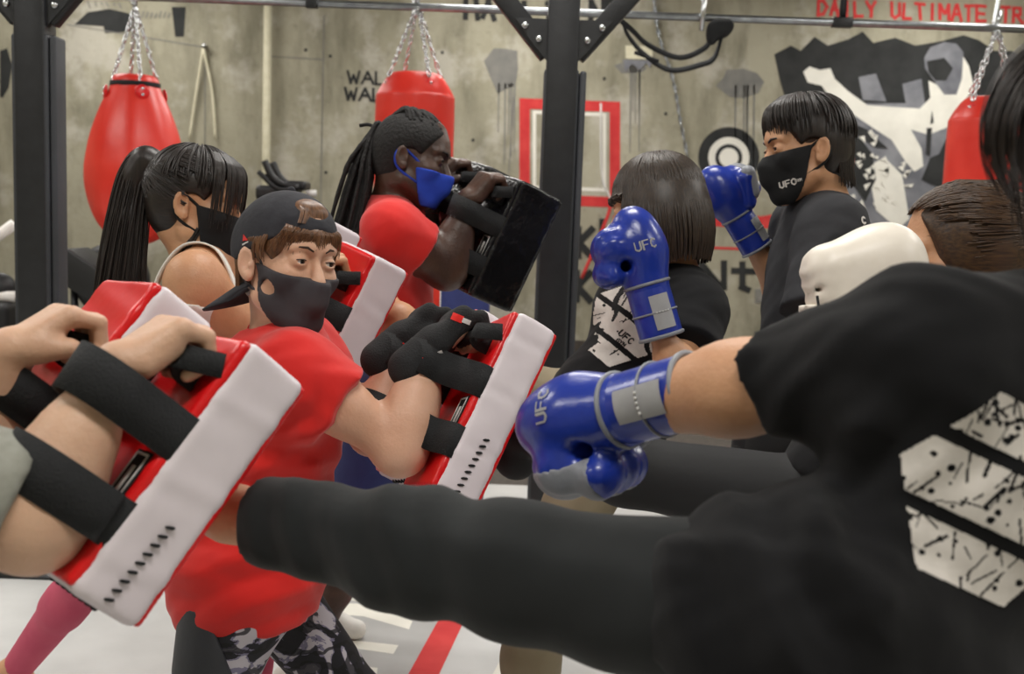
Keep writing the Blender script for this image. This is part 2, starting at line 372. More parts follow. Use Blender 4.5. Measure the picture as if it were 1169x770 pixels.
def fist(wr, F, N, S, k=1.0, grip=.014, hand=1):
    """wrist, direction to the knuckles, the way the palm faces, the thumb side; closes round a bar of radius grip"""
    F = nrm(F); N = nrm(N - F * (N @ F)); S = nrm(S - F * (S @ F) - N * (S @ N)); q = []
    def p(f, n, s_): return wr + (F * f + N * n + S * s_) * k
    for j, (s_, l) in enumerate(((.030, 1.0), (.010, 1.06), (-.010, 1.0), (-.029, .86))):
        q.append(rc(p(.01, 0, s_ * .55), p(.078 * (.96 + .04 * l), -.004, s_), .0175 * k, .0135 * k, .012))
    q.append(rc(p(.03, .010, .026), p(.055, .012, .0), .016 * k, .015 * k, .015)); q.append(rc(p(.02, .010, -.024), p(.06, .010, -.022), .016 * k, .014 * k, .015))
    g = grip
    for j, (s_, l) in enumerate(((.031, .95), (.0105, 1.05), (-.0105, 1.0), (-.030, .82))):
        a = p(.079, -.002, s_); b = p(.079 + .026 * l, .014 + g * .5, s_ * .98); c_ = p(.077 + .014 * l, .030 + g * 1.5, s_ * .95); d = p(.056, .030 + g * 1.3, s_ * .93)
        q += [rc(a, b, .0118 * k, .0102 * k, .004), rc(b, c_, .0100 * k, .0092 * k, .003), rc(c_, d, .0092 * k, .0082 * k, .003)]
        q.append(rc(a, a, .0125 * k, k=.006))
    t0, t1, t2, t3 = p(.022, .012, .026), p(.052, .026, .044), p(.076, .042 + g, .036), p(.084, .050 + g * 1.3, .012)
    q += [rc(t0, t1, .0165 * k, .0125 * k, .012), rc(t1, t2, .0120 * k, .0108 * k, .004), rc(t2, t3, .0108 * k, .0092 * k, .004)]
    return q
def fistbox(wr, F, k=1.0): c_ = wr + nrm(F) * .055; return (c_ - .085 * k, c_ + .085 * k)
def eyes(parent, H, look=(0, 1, 0)):
    lk = nrm(H.R.T @ A3(look))
    for sx in (-1, 1):
        c_ = H(sx * .031, .0765, .0085); m = MB()
        m.lathe([(0.0001, -.0128)] + [(.0128 * math.sin(t), -.0128 * math.cos(t)) for t in np.linspace(.2, math.pi - .02, 14)], c_, lk, 20)
        e = m.build('eye', K['eye_white'], parent)
        a = .0138; MB().lathe([(.0074, .0107), (.0068, .0114), (.005, .0123), (.0001, .0132)], c_, lk, 20).build('iris', K['iris'], e, label='dark brown iris')
def lashes(parent, H, m):
    for sx in (-1, 1):
        b = MB(); pts = []
        for a in np.linspace(2.95, .1, 12):
            dx, dz = .0130 * math.cos(a), .0040 * math.sin(a) + .0003; y = .0765 + math.sqrt(max(1e-9, .0158 ** 2 - dx * dx - dz * dz)) * .99 + .0006 - .004 * (dx / .013) ** 2; pts.append(H(sx * (.031 + dx * 1.02), y, .0080 + dz))
        b.tube(pts, [.0005] + [.0011] * 10 + [.0006], 5); b.build('eyelashes', m, parent)
def drape(c, rad, d, freq, amp, twist=.6):
    c = A3(c); d = nrm(d); e = nrm(np.cross(d, (.3, .9, .2)))
    def f(X, Y, Z):
        x, y, z = X - c[0], Y - c[1], Z - c[2]; q = x * x + y * y + z * z; u = x * d[0] + y * d[1] + z * d[2]; v = x * e[0] + y * e[1] + z * e[2]
        w_ = np.sin(u * freq + twist * np.sin(v * freq * .45 + 1) + 6 * u * v * freq * .25)
        return -amp * np.exp(-q / (rad * rad)) * (np.abs(w_) ** 1.5 * np.sign(w_))
    return fn(f)
def pullback(H, n, amax, tie, seed=6, rs=.0024, t0r=(40, 84), sc=1.0):
    m = MB(); rd = random.Random(seed)
    for i in range(n):     # drawn back from the brow and temples to the tie
        a = math.radians(rd.uniform(-amax, amax)); ad = abs(math.degrees(a)); t0 = math.radians(rd.uniform(t0r[0], min(t0r[1], 60 if ad < 55 else (78 if ad < 82 else t0r[1])))); q = []
        for t in np.linspace(0, 1, 9):
            x = .084 * math.sin(t0) * math.sin(a) * (1 - t) ** .8; y0 = -.012 + .104 * math.sin(t0) * math.cos(a); y = y0 * (1 - t) + (tie[0] - .015) * t; z0 = .045 + .090 * math.cos(t0); z = z0 * (1 - t) + tie[1] * t
            v = A3((x, y + .012, z - .045)); s_ = math.sqrt((v[0] / .0885) ** 2 + (v[1] / (.110 if v[1] > 0 else .113)) ** 2 + (v[2] / (.093 if v[2] > 0 else .125)) ** 2); v = v / max(s_, .3) * rd.uniform(.99, 1.02) * sc; q.append(H(v[0], v[1] - .012, v[2] + .045))
        m.tube(q, np.linspace(rs * .5, rs, 9), 5, cap=False)
    return m
def brows(parent, H, m, th=.0035):
    b = MB()
    for sx in (-1, 1):
        b.tube([H(sx * .013, .096, .028), H(sx * .024, .0935, .034), H(sx * .036, .086, .034), H(sx * .046, .076, .028)], [th * .8, th, th * .8, .001], 6)
    b.build('eyebrows', m, parent)
def scalp(H, n, a0, a1, tmax, rad=(.078, .099, .086), cen=(0, -.012, .045), r=.0022, off=.004, crown=(0, -.03, 1), jit=.06, drop=0.0, curl=0.0, seg=10, mb=None, tmin=.12):
    """strands combed from the crown over the skull; a0..a1 compass from the front, tmax(angle) how far down"""
    m = mb or MB()
    for _ in range(n):
        a = math.radians(random.uniform(a0, a1)); tm = math.radians(tmax(math.degrees(a)) * (1 + random.uniform(-jit, jit)))
        t0 = tmin + random.random() * .35 * tm; pts = []
        wob = random.uniform(-.12, .12); of = off * random.uniform(.4, 1.5)
        for j in range(seg):
            t = t0 + (tm - t0) * j / (seg - 1); aa = a + wob * (j / seg) ** 2
            x = math.sin(t) * math.sin(aa); y = math.sin(t) * math.cos(aa); z = math.cos(t)
            pts.append(H(cen[0] + x * (rad[0] + of), cen[1] + y * (rad[1] + of), cen[2] + z * (rad[2] + of)))
        if drop:
            e = pts[-1]; dz = random.uniform(.75, 1.1) * drop; out = nrm(e - H(cen[0], cen[1], (e - H.c) @ H.R[2] / H.k))
            for j in range(1, 7):
                q_ = j / 6; pts.append(e - H.R[2] * dz * q_ + out * (.010 * math.sin(q_ * 3.1) - curl * q_ * q_))
        m.tube(pts, np.concatenate([[r * .5], np.full(len(pts) - 3, r), [r * .8, r * .25]]), 5, cap=False)
    return m
def mask_mesh(parent, H, m, name='face_mask', top=((0, .1, -.002), (0, .15, 1)), back=.012, low=-.125, i=.005, holes=(), loop=True, cheek=None, k=1):
    pr = head_prims(H, i, ears=False, face=False) + [rc(H(0, .090, -.008), H(0, .106, -.030), .009 + i, .012 + i, .03), rc(H(0, .098, -.062), H(0, .09, -.05), .012 + i, k=.03)]
    R = H.R; tp = H(*top[0]); n = R.T @ nrm(top[1]); pr = [grp(pr, .001)]
    pr += [cut(tp, n), cut(H(0, back, 0), R.T @ nrm((0, -1, -.25))), cut(H(0, 0, low), -R[2])]
    inner = head_prims(H, i - .0035, ears=False, face=False) + [rc(H(0, .090, -.008), H(0, .104, -.030), .007 + i - .0035, .010 + i - .0035, .03)]
    for (c_, r_) in holes: pr.append(el(H(*c_), np.array(r_) * H.k, R, .004, 'sub'))
    lo, hi = H.c - .16, H.c + .16
    V, Q = sdf(pr, .0035, box=(lo, hi)); o = obj(name, V, Q, m, parent)
    if loop:
        for sx in (-1, 1):
            b = MB(); pts = spline([H(sx * .060, back + .018, -.012), H(sx * .074, .004, .012), H(sx * .083, -.016, .020), H(sx * .084, -.028, -.006), H(sx * .078, -.014, -.036), H(sx * .060, back + .016, -.062)], 6)
            b.ribbon(pts, R[1], .006, .003); b.build('ear_loop', m, o)
    return o
# --- boxing glove: wrist, direction of the knuckles, where the palm faces, thumb side
def glove(parent, wr, L, N, S, k=1.0, col='glove_blue', trim='glove_grey', palm=None, patch=True, label=None, cuff=.12, h=.0045, mark=None):
    L = nrm(L); N = nrm(N - L * (N @ L)); S = nrm(np.cross(L, N)) * (1 if np.cross(L, N) @ A3(S) > 0 else -1)
    def p(l, n=0, s=0): return wr + (L * l + N * n + S * s) * k
    R = np.array([S, N, L]); c0 = cuff
    pr = [rc(p(c0 - .01), p(c0 + .05, -.004), .047 * k, .056 * k, .02), el(p(c0 + .085, -.006), A3([.062, .054, .075]) * k, R, .03),
          rc(p(c0 + .085, .050, .030), p(c0 + .085, .050, -.030), .041 * k, k=.02), rc(p(c0 + .036, .070, .026), p(c0 + .036, .070, -.028), .031 * k, k=.014),
          rc(p(c0 + .040, .036, .062), p(c0 + .040, .036, -.062), .0115 * k, k=.012, op='sub'),
          rc(p(c0 + .01, .02, .050), p(c0 + .075, .042, .068), .021 * k, .025 * k, .006)]
    wr_f = lambda X, Y, Z: .0016 * np.sin(((X - p(0)[0]) * (L[0] * .6 + S[0]) + (Y - p(0)[1]) * (L[1] * .6 + S[1]) + (Z - p(0)[2]) * (L[2] * .6 + S[2])) * 190) * ((((X - p(0)[0]) * N[0] + (Y - p(0)[1]) * N[1] + (Z - p(0)[2]) * N[2])) > .035 * k)
    pr.append(fn(wr_f)); prp = list(pr); V, Q = sdf(pr, h); g = obj('boxing_glove', V, Q, K[col], parent, label=label)
    V, Q = sdf([grp([rc(p(-.02), p(c0 + .02), .046 * k, .046 * k, .01)]), cut(p(c0 - .008), L), cut(p(.0), -L)], h); obj('cuff', V, Q, K[col], g)
    V, Q = sdf([rc(p(c0 - .006), p(c0 - .006), .01)], .004)
    for l_, rr, w in ((0.0, .0455, .007), (c0 - .008, .0475, .006), (c0 * .42, .0468, .0035)):
        MB().tube([p(l_) + (S * math.cos(a) + N * math.sin(a)) * rr * k for a in np.linspace(0, 2 * math.pi, 37)[:-1]], w * .62 * k, 8, closed=True).build('trim', K[trim], g, label='grey trim ring')
    if palm:
        V, Q = sdf([grp(prp, .001), fn(lambda X, Y, Z: -.0014 + 0 * X), cut(p(0, .046), -N), cut(p(c0 + .030), -L)], h); obj('palm_panel', V, Q, K[trim], g, label='grey palm panel')
        V, Q = sdf([rc(p(c0 + .03, .04, .066), p(c0 + .085, .050, .076), .019 * k, .022 * k, .006)], h); obj('thumb_panel', V, Q, K[trim], g)
    if patch is not False:
        pd = patch if isinstance(patch, np.ndarray) else S; pd = nrm(pd - L * (pd @ L)); sd = np.cross(L, pd)
        a_ = np.linspace(-.45, .45, 8); V, Fc = [], []
        for l_ in (c0 * .12, c0 * .72):
            for a in a_: V.append(p(l_) + (pd * math.cos(a) + sd * math.sin(a)) * .0485 * k)
        for i in range(7): Fc.append((i, i + 1, 8 + i + 1, 8 + i))
        pt = obj('patch', V, Fc, K['print_grey'], g, label='pale grey cuff label'); m = MB()
        for j in range(5):
            a = -.28 + j * .13
            m.box(p(c0 * .42) + (pd * math.cos(a) + sd * math.sin(a)) * .0492 * k, (.0015, .0022, .0012), R)
        m.build('patch_mark', K['patch_white'], pt)
    if mark is not None:
        pd = nrm(A3(mark) - L * (A3(mark) @ L)); sd = np.cross(L, pd); decal(g, g, p(c0 + .07) + pd * .12, -pd, sd, L, .045 * k, .018 * k, lambda u, v: txt(u / k, v / k, 'UFC', .018, .0034), K['print_grey'], 70, 'glove_mark')
    return g
# --- lettering
FONT = {'A': ['0,0 .5,1 1,0', '.2,.4 .8,.4'], 'B': ['0,0 0,1 .8,.95 .8,.55 0,.5 .9,.45 .9,.05 0,0'], 'C': ['1,.85 .6,1 .15,.8 .05,.5 .15,.2 .6,0 1,.15'], 'D': ['0,0 0,1 .6,.95 1,.5 .6,.05 0,0'],
        'E': ['1,1 0,1 0,0 1,0', '0,.5 .8,.5'], 'F': ['0,0 0,1 1,1', '0,.5 .8,.5'], 'G': ['1,.85 .6,1 .15,.8 0,.5 .15,.15 .6,0 1,.15 1,.5 .6,.5'], 'H': ['0,0 0,1', '1,0 1,1', '0,.5 1,.5'],
        'I': ['.5,0 .5,1'], 'i': ['.5,0 .5,.62', '.5,.88 .5,1'], 'K': ['0,0 0,1', '1,1 .05,.5 1,0'], 'L': ['0,1 0,0 .9,0'], 'M': ['0,0 0,1 .5,.4 1,1 1,0'], 'N': ['0,0 0,1 1,0 1,1'], 'O': ['.5,0 .1,.2 0,.5 .1,.8 .5,1 .9,.8 1,.5 .9,.2 .5,0'],
        'R': ['0,0 0,1 .85,.95 .85,.55 0,.5', '.35,.5 1,0'], 'S': ['1,.85 .5,1 .05,.78 .9,.3 .5,0 0,.15'], 'T': ['.5,0 .5,1', '0,1 1,1'], 't': ['.5,1 .5,.05 .8,0', '.05,.68 1,.68'], 'U': ['0,1 0,.2 .5,0 1,.2 1,1'], 'V': ['0,1 .5,0 1,1'], 'W': ['0,1 .25,0 .5,.7 .75,0 1,1'], 'Y': ['0,1 .5,.5 1,1', '.5,.5 .5,0'], ' ': []}
def strokes(s, h, wf=.62, gap=.28):
    out = []; x = 0
    for ch in s:
        for st in FONT[ch]:
            p = [tuple(map(float, q.split(','))) for q in st.split()]
            out += [((x + a[0] * wf * h, a[1] * h), (x + b[0] * wf * h, b[1] * h)) for a, b in zip(p, p[1:])]
        x += (wf + gap) * h
    return out, x - gap * h
def txt(u, v, s, h, w, cx=0, cy=0):
    st, W_ = strokes(s, h); r = np.zeros(u.shape, bool); u = u - cx + W_ / 2; v = v - cy + h / 2
    for (a, b) in st: r |= segd(u, v, a, b) < w / 2
    return r
def segd(u, v, a, b):
    dx, dy = b[0] - a[0], b[1] - a[1]; t = np.clip(((u - a[0]) * dx + (v - a[1]) * dy) / (dx * dx + dy * dy + 1e-12), 0, 1)
    return np.hypot(u - a[0] - t * dx, v - a[1] - t * dy)
def inpoly(u, v, P_):
    r = np.zeros(u.shape, bool); n = len(P_)
    for i in range(n):
        (x0, y0), (x1, y1) = P_[i], P_[(i + 1) % n]
        c_ = (y0 > v) != (y1 > v); r ^= c_ & (u < (x1 - x0) * (v - y0) / ((y1 - y0) or 1e-9) + x0)
    return r
def decal(parent, target, o, d, U, Vv, hw, hh, inside, m, n=80, name='print', lift=.0016):
    """a flat print laid on cloth: the pattern's cells are dropped onto the surface of target along d"""
    me = target.data; og = ORG[target.name]; co = np.zeros(len(me.vertices) * 3, np.float32); me.vertices.foreach_get('co', co); co = co.reshape(-1, 3) + og
    cell = hw * 2 / n; o = A3(o); U = nrm(U); Vv = nrm(Vv); d = nrm(d)
    near = np.linalg.norm(co - o - d * ((co - o) @ d)[:, None], axis=1) < math.hypot(hw, hh) * 1.6
    polys = [p.vertices[:] for p in me.polygons]; polys = [p for p in polys if near[p[0]]]
    bvh = BVHTree.FromPolygons([tuple(c_) for c_ in co], polys)
    ny = int(hh * 2 / cell); gu, gv = np.meshgrid((np.arange(n) + .5) * cell - hw, (np.arange(ny) + .5) * cell - hh, indexing='ij'); I = inside(gu, gv)
    vid = {}; V = []; Fc = []
    def vert(i, j):
        if (i, j) not in vid:
            q = o + U * (i * cell - hw) + Vv * (j * cell - hh); h_ = bvh.ray_cast(Vector(q), Vector(d))
            if h_[0] is None: vid[(i, j)] = -1
            else:
                if h_[1].dot(Vector(d)) > -.05: vid[(i, j)] = -1
                else: vid[(i, j)] = len(V); V.append(A3(h_[0]) - d * lift)
        return vid[(i, j)]
    for i in range(n):
        for j in range(ny):
            if I[i, j]:
                f = [vert(i, j), vert(i + 1, j), vert(i + 1, j + 1), vert(i, j + 1)]
                if min(f) >= 0 and max(np.ptp(np.array([V[t] @ d for t in f])), 0) < cell * 4: Fc.append(f)
    if not Fc: return None
    return obj(name, V, Fc, m, parent, smooth=True)
def hexlogo(R_, rot, seed=3, text=True, scr=1.0):
    rg = np.random.default_rng(seed); hx = [(R_ * math.cos(math.radians(a)), R_ * math.sin(math.radians(a))) for a in (0, 60, 120, 180, 240, 300)]
    ln = []; 
    for _ in range(int(34 * scr)):
        x, y = rg.uniform(-R_, R_, 2); a = rg.choice([0, .9, 2.2, 1.5]) + rg.normal(0, .3); l = rg.uniform(.06, .3) * R_; ln.append(((x, y), (x + l * math.cos(a), y + l * math.sin(a)), rg.uniform(.012, .035) * R_))
    for _ in range(int(22 * scr)):
        x, y = rg.uniform(-R_, R_, 2); ln.append(((x, y), (x + .001, y), rg.uniform(.03, .07) * R_))
    def f(u, v):
        c_, s_ = math.cos(rot), math.sin(rot); x = u * c_ + v * s_; y = -u * s_ + v * c_
        r = inpoly(x, y, hx) & ~(np.abs(y - .34 * R_) < .065 * R_) & ~(np.abs(y + .34 * R_) < .065 * R_)
        for a, b, w in ln:
            if text and a[0] > 0.1 * R_ and abs(a[1]) < .3 * R_: continue
            r &= ~(segd(x, y, a, b) < w / 2)
        return r
    return f
# ------------------------------------------------------------------ the gym
YW = 10.0; XL, XR, YF, ZC = -6.2, 6.6, -2.2, 3.7
def concrete(name, c):
    m = bpy.data.materials.new(name); m.use_nodes = True; nt = m.node_tree; N = nt.nodes; L = nt.links; b = N['Principled BSDF']
    b.inputs['Roughness'].default_value = .85; tc = N.new('ShaderNodeTexCoord')
    def noise(sc, det, st=(1, 1, 1)):
        mp = N.new('ShaderNodeMapping'); mp.inputs['Scale'].default_value = st; L.new(tc.outputs['Object'], mp.inputs['Vector'])
        n = N.new('ShaderNodeTexNoise'); n.inputs['Scale'].default_value = sc; n.inputs['Detail'].default_value = det; n.inputs['Roughness'].default_value = .62; L.new(mp.outputs['Vector'], n.inputs['Vector']); return n.outputs['Fac']
    def ramp(f, a, b_, ca, cb):
        r = N.new('ShaderNodeValToRGB'); r.color_ramp.elements[0].position = a; r.color_ramp.elements[1].position = b_
        r.color_ramp.elements[0].color = ca; r.color_ramp.elements[1].color = cb; L.new(f, r.inputs['Fac']); return r.outputs['Color']
    def mix(fac, a, b_, mode='MIX'):
        x = N.new('ShaderNodeMix'); x.data_type = 'RGBA'; x.blend_type = mode
        if isinstance(fac, float): x.inputs[0].default_value = fac
        else: L.new(fac, x.inputs[0])
        for s, v in ((6, a), (7, b_)):
            if isinstance(v, tuple): x.inputs[s].default_value = v
            else: L.new(v, x.inputs[s])
        return x.outputs[2]
    base = ramp(noise(.9, 8), .32, .68, lin(c[0]), lin(c[1]))
    base = mix(ramp(noise(3.2, 9, (1, 1, .28)), .47, .66, (0, 0, 0, 1), (.8, .8, .8, 1)), base, lin(c[2]))      # run stains
    base = mix(ramp(noise(1.7, 7), .52, .62, (0, 0, 0, 1), (.65, .65, .65, 1)), base, lin(c[3]))                 # lime bloom
    base = mix(ramp(noise(9, 10), .58, .75, (0, 0, 0, 1), (.5, .5, .5, 1)), base, lin(c[4]))
    L.new(base, b.inputs['Base Color']); bp = N.new('ShaderNodeBump'); bp.inputs['Strength'].default_value = .35; bp.inputs['Distance'].default_value = .02
    L.new(noise(14, 8), bp.inputs['Height']); L.new(bp.outputs['Normal'], b.inputs['Normal']); return m
K['concrete'] = concrete('concrete', ('#8d8874', '#a8a390', '#6f6b5a', '#bbb6ab', '#5f5b4e'))
K['concrete_warm'] = concrete('concrete_warm', ('#aaa690', '#b8b49e', '#918d76', '#c2bead', '#858068'))
K['ceiling'] = mat('ceiling_paint', '#8c8b86', '#9a9993', rough=.9, scale=3)
K['mat_light'] = mat('mat_light', '#bcbcbb', '#c6c6c5', rough=.5, scale=5, bump=.05)
K['mat_grey'] = mat('mat_grey', '#a3a3a2', '#acacab', rough=.5, scale=5)
K['mat_dark'] = mat('mat_dark', '#3c3631', '#4a433c', rough=.8, scale=40)
def quad(name, a, b, c, d, m, **k): return obj(name, [a, b, c, d], [(0, 1, 2, 3)], m, smooth=False, kind='structure', **k)
def slab(name, lo, hi, m): b = MB(); b.box((A3(lo) + A3(hi)) / 2, (A3(hi) - A3(lo)) / 2); return b.build(name, m, smooth=False, kind='structure')
floor = slab('floor', (XL, YF, -.2), (XR, YW, -.012), K['mat_dark'])
wall = slab('wall_back', (XL, YW, 0), (XR, YW + .2, ZC), K['concrete'])
slab('wall_left', (XL - .2, YF, 0), (XL, YW, ZC), K['concrete_warm']); slab('wall_right', (XR, YF, 0), (XR + .2, YW, ZC), K['concrete_warm'])
slab('wall_front', (XL, YF - .2, 0), (XR, YF, ZC), K['concrete_warm']); slab('ceiling', (XL, YF, ZC), (XR, YW, ZC + .2), K['ceiling'])
slab('baseboard_back', (XL, YW - .05, 0), (XR, YW, .235), K['mat_dark'])
# vinyl training mat with its painted lettering
b = MB(); b.box((0, 1.9, -.006), (5.6, 3.6, .0058)); tmat = b.build('training_mat', K['mat_light'], smooth=False, label='pale grey vinyl training mat with white letters and a red stripe underfoot', cat='mat')
def floor_paint(name, px, m, z, parent=tmat):
    obj(name, [on_z(x, y, z) for x, y in px][::-1], [tuple(range(len(px)))], m, parent, smooth=False)
floor_paint('grey_field', [(340, 610), (540, 600), (560, 640), (470, 800), (330, 800)], K['mat_grey'], .0004)
floor_paint('red_stripe', [(505, 700), (530, 709), (492, 790), (455, 790)], K['paint_red'], .0007)
for j, q in enumerate([[(360, 668), (385, 664), (464, 688), (461, 699), (425, 690), (360, 678)], [(360, 688), (425, 690), (471, 709), (467, 719), (415, 704), (360, 700)],
                       [(360, 727), (400, 731), (455, 737), (449, 747), (400, 740), (362, 738)], [(360, 755), (431, 763), (430, 773), (360, 770)],
                       [(572, 752), (585, 754), (577, 762), (574, 775), (560, 775)]]):
    floor_paint('white_letter_stroke', q, K['paint_white'], .0010)
# lettering and pictures painted on the back wall
LAY = [0]
def wpoly(mb, px, z=None): mb.poly([on_y(x, y, YW - (.003 + (z if z is not None else 0) * .0025)) for x, y in px])
def wpaint(name, polys, m, z=0, label=None):
    mb = MB()
    for p in polys: wpoly(mb, p, z)
    return mb.build(name, m, wall, smooth=False, label=label)
def wstroke(name, segs, w, m, z=1, label=None):
    mb = MB()
    for i, (a, b_) in enumerate(segs):
        a, b_ = A3(a), A3(b_); t = (b_ - a) / (np.linalg.norm(b_ - a) + 1e-9); n = A3((-t[1], t[0])) * w / 2; e = t * w * .35
        wpoly(mb, [a - e - n, b_ + e - n, b_ + e + n, a - e + n], z + i * .02)
    return mb.build(name, m, wall, smooth=False, label=label)
def wtext(name, s, x, y, h, w, m, slope=.037, wf=.62, gap=.28, rag=0, label=None):
    st, _ = strokes(s, h, wf, gap); rd = random.Random(5); j = lambda: rd.uniform(-rag, rag)
    return wstroke(name, [((x + a[0] + j(), y - a[1] + a[0] * slope + j()), (x + b_[0] + j(), y - b_[1] + b_[0] * slope + j())) for a, b_ in st], w, m, label=label)
wtext('red_slogan', 'DAILY ULTIMATE TRAINING', 934, 17, 17, 3.6, K['paint_red'], wf=.58, gap=.24, rag=.8)
wtext('wall_word', 'WALL', 397, 95, 14, 2.6, K['paint_black'], wf=.95, gap=.2); wtext('wall_word', 'WALL', 394, 114, 14, 2.9, K['paint_black'], wf=.95, gap=.2)
for w_, x_, y_ in (('HA', 531, 20), ('Li', 598, 24), ('NE', 674, 22)): wtext('big_word', w_, x_, y_, 22, 6, K['paint_black'], wf=.62, gap=.3, rag=1.5)
wtext('wall_letters', 'Nt', 800, 328, 28, 7, K['paint_black'], wf=.9, gap=.35, rag=1.5)
wtext('wall_letters', 'K', 660, 293, 32, 8, K['paint_black'], wf=.5); wtext('wall_letters', 'K', 658, 343, 32, 8, K['paint_black'], wf=.5); wtext('wall_letters', 'I', 684, 276, 24, 7, K['paint_black'], wf=.3)
wstroke('faint_marks', [((100 + 7 * i + (i * 5 % 3), 2 + i * .3), (103 + 7 * i, 9 - (i * 7 % 5))) for i in range(6)] + [((162 + 5 * i, 20 + (i * 3 % 3)), (164 + 5 * i, 13 + (i * 5 % 4))) for i in range(7)], 1.6, K['paint_drip'])
def ringp(cx, cy, r, n=40): return [(cx + r * math.cos(2 * math.pi * i / n), cy - r * math.sin(2 * math.pi * i / n)) for i in range(n)]
for r_, m, z in ((35, 'paint_black', 0), (23.5, 'paint_white', 1), (15.5, 'paint_black', 2), (11, 'paint_white', 3)): wpaint('target_ring', [ringp(832, 180, r_)], K[m], z)
def wframe(name, x0, y0, x1, y1, w, m, z):
    s = .037; Q = lambda x, y: (x, y + (x - x0) * s)
    wpaint(name, [[Q(x0, y0), Q(x1, y0), Q(x1, y0 + w), Q(x0, y0 + w)], [Q(x0, y1 - w), Q(x1, y1 - w), Q(x1, y1), Q(x0, y1)], [Q(x0, y0 + w), Q(x0 + w, y0 + w), Q(x0 + w, y1 - w), Q(x0, y1 - w)], [Q(x1 - w, y0 + w), Q(x1, y0 + w), Q(x1, y1 - w), Q(x1 - w, y1 - w)]], K[m], z)
wframe('red_frame', 593, 112, 708, 233, 12, 'paint_red', 0); wframe('white_frame', 608, 126, 692, 216, 4, 'paint_white', 0)
wpaint('red_band', [[(700, 246), (820, 245), (870, 247), (893, 243), (912, 230), (940, 222), (940, 250), (908, 262), (800, 258), (700, 256)], [(700, 277), (900, 285), (900, 288), (700, 280)], [(513, 224), (545, 225), (545, 228), (513, 227)]], K['paint_red'])
rd = random.Random(3)
dr = []
for cx, w0, y0, y1 in ((575, 20, 48, 110), (845, 26, 75, 112), (719, 17, 70, 85)):
    dr.append([(cx + w0 * math.cos(t / 9 * 6.28) * rd.uniform(.7, 1.2), (y0 + y1) / 2 + (y1 - y0) / 2 * math.sin(t / 9 * 6.28) * rd.uniform(.7, 1.1)) for t in range(9)])
    for _ in range(5): x = cx + rd.uniform(-w0, w0) * .8; l = rd.uniform(40, 90); dr.append([(x, y1 - 15), (x + 2.2, y1 - 15), (x + .6, y1 + l), (x - .4, y1 + l)])
wpaint('paint_drips', dr, K['paint_drip'])
wpaint('wall_patch', [[(714, 52), (745, 53), (745, 68), (714, 67)]], K['cream'], 2); wpaint('socket_cover', [[(862, 330), (880, 331), (880, 346), (862, 346)]], K['paint_drip'], 2)
wpaint('drip_stain', [[(711, 68), (745, 69), (742, 78), (738, 72), (730, 80), (722, 73), (714, 82)]], K['paint_grey'], 3)
# seams of the formwork and bolt holes
wstroke('formwork_seam', [((487, 60), (483, 400)), ((370, 18), (366, 240)), ((370, 68), (300, 64)), ((234, 55), (234, 240)), ((76, 28), (234, 54)), ((590, 60), (580, 210))], 1.2, K['paint_drip'], 0)
mb = MB()
for x, y in ((377, 64), (372, 197), (349, 57), (452, 190), (540, 160), (760, 130), (780, 320), (690, 90), (505, 60)): wpoly(mb, ringp(x, y, 2, 8), 0)
mb.build('tie_hole', K['paint_black'], wall, smooth=False)
wpaint('dark_emblem', [[(85, 28), (100, 14), (125, 10), (150, 16), (158, 24), (150, 36), (120, 38), (118, 30)], [(196, 8), (212, 8), (210, 42), (200, 42)], [(0, 0), (22, 0), (22, 3), (0, 8)], [(0, 58), (8, 55), (14, 75), (10, 100), (3, 112), (0, 110)]], K['paint_black'])
# the fighter picture
wpaint('mural_ground', [[(884, 62), (903, 52), (914, 58), (930, 42), (945, 52), (968, 45), (985, 36), (997, 49), (1022, 43), (1045, 52), (1075, 47), (1100, 40), (1118, 46), (1135, 58), (1155, 58), (1175, 70), (1210, 76), (1210, 140), (900, 125), (890, 90)]], K['paint_black'], 0)
wpaint('mural_shade', [[(935, 118), (1130, 118), (1130, 262), (1030, 270), (960, 260), (945, 180)], [(980, 88), (1000, 84), (1012, 116), (985, 114)], [(1030, 96), (1052, 90), (1056, 118), (1034, 118)]], K['paint_grey'], 1)
wpaint('mural_body', [[(917, 82), (924, 76), (936, 80), (948, 78), (953, 90), (968, 104), (990, 120), (1018, 122), (1050, 124), (1062, 112), (1060, 92), (1072, 98), (1086, 105), (1098, 62), (1106, 75), (1112, 100), (1104, 120), (1108, 140), (1080, 146), (1060, 154), (1040, 148), (1052, 170), (1054, 190), (1044, 196), (1034, 185), (1018, 160), (995, 145), (970, 128), (945, 108), (938, 98), (922, 94)], [(990, 190), (1010, 180), (1030, 200), (1038, 250), (1025, 262), (1000, 240)]], K['paint_white'], 2)
wpaint('mural_head', [[(1055, 66), (1062, 54), (1078, 48), (1092, 50), (1100, 60), (1098, 90), (1092, 108), (1078, 108), (1066, 92), (1056, 78)]], K['paint_grey'], 3)
wpaint('mural_dark', [[(1058, 70), (1078, 66), (1088, 78), (1080, 92), (1068, 92), (1060, 82)], [(1052, 205), (1062, 180), (1072, 176), (1084, 150), (1100, 160), (1092, 190), (1074, 215)], [(968, 150), (984, 160), (996, 176), (1000, 205), (988, 230), (976, 214), (966, 180)], [(960, 135), (990, 148), (1014, 170), (1000, 168), (972, 150)], [(1058, 146), (1064, 146), (1062, 178), (1057, 176)], [(1064, 126), (1066, 140), (1062, 142)]], K['paint_black'], 4)
wpaint('mural_speckle', [[(x, y), (x + rd.uniform(3, 9), y - rd.uniform(1, 4)), (x + rd.uniform(2, 8), y + rd.uniform(2, 8))] for x, y in [(rd.uniform(968, 1010), rd.uniform(150, 235)) for _ in range(26)] + [(rd.uniform(990, 1040), rd.uniform(185, 245)) for _ in range(14)]], K['paint_white'], 5)
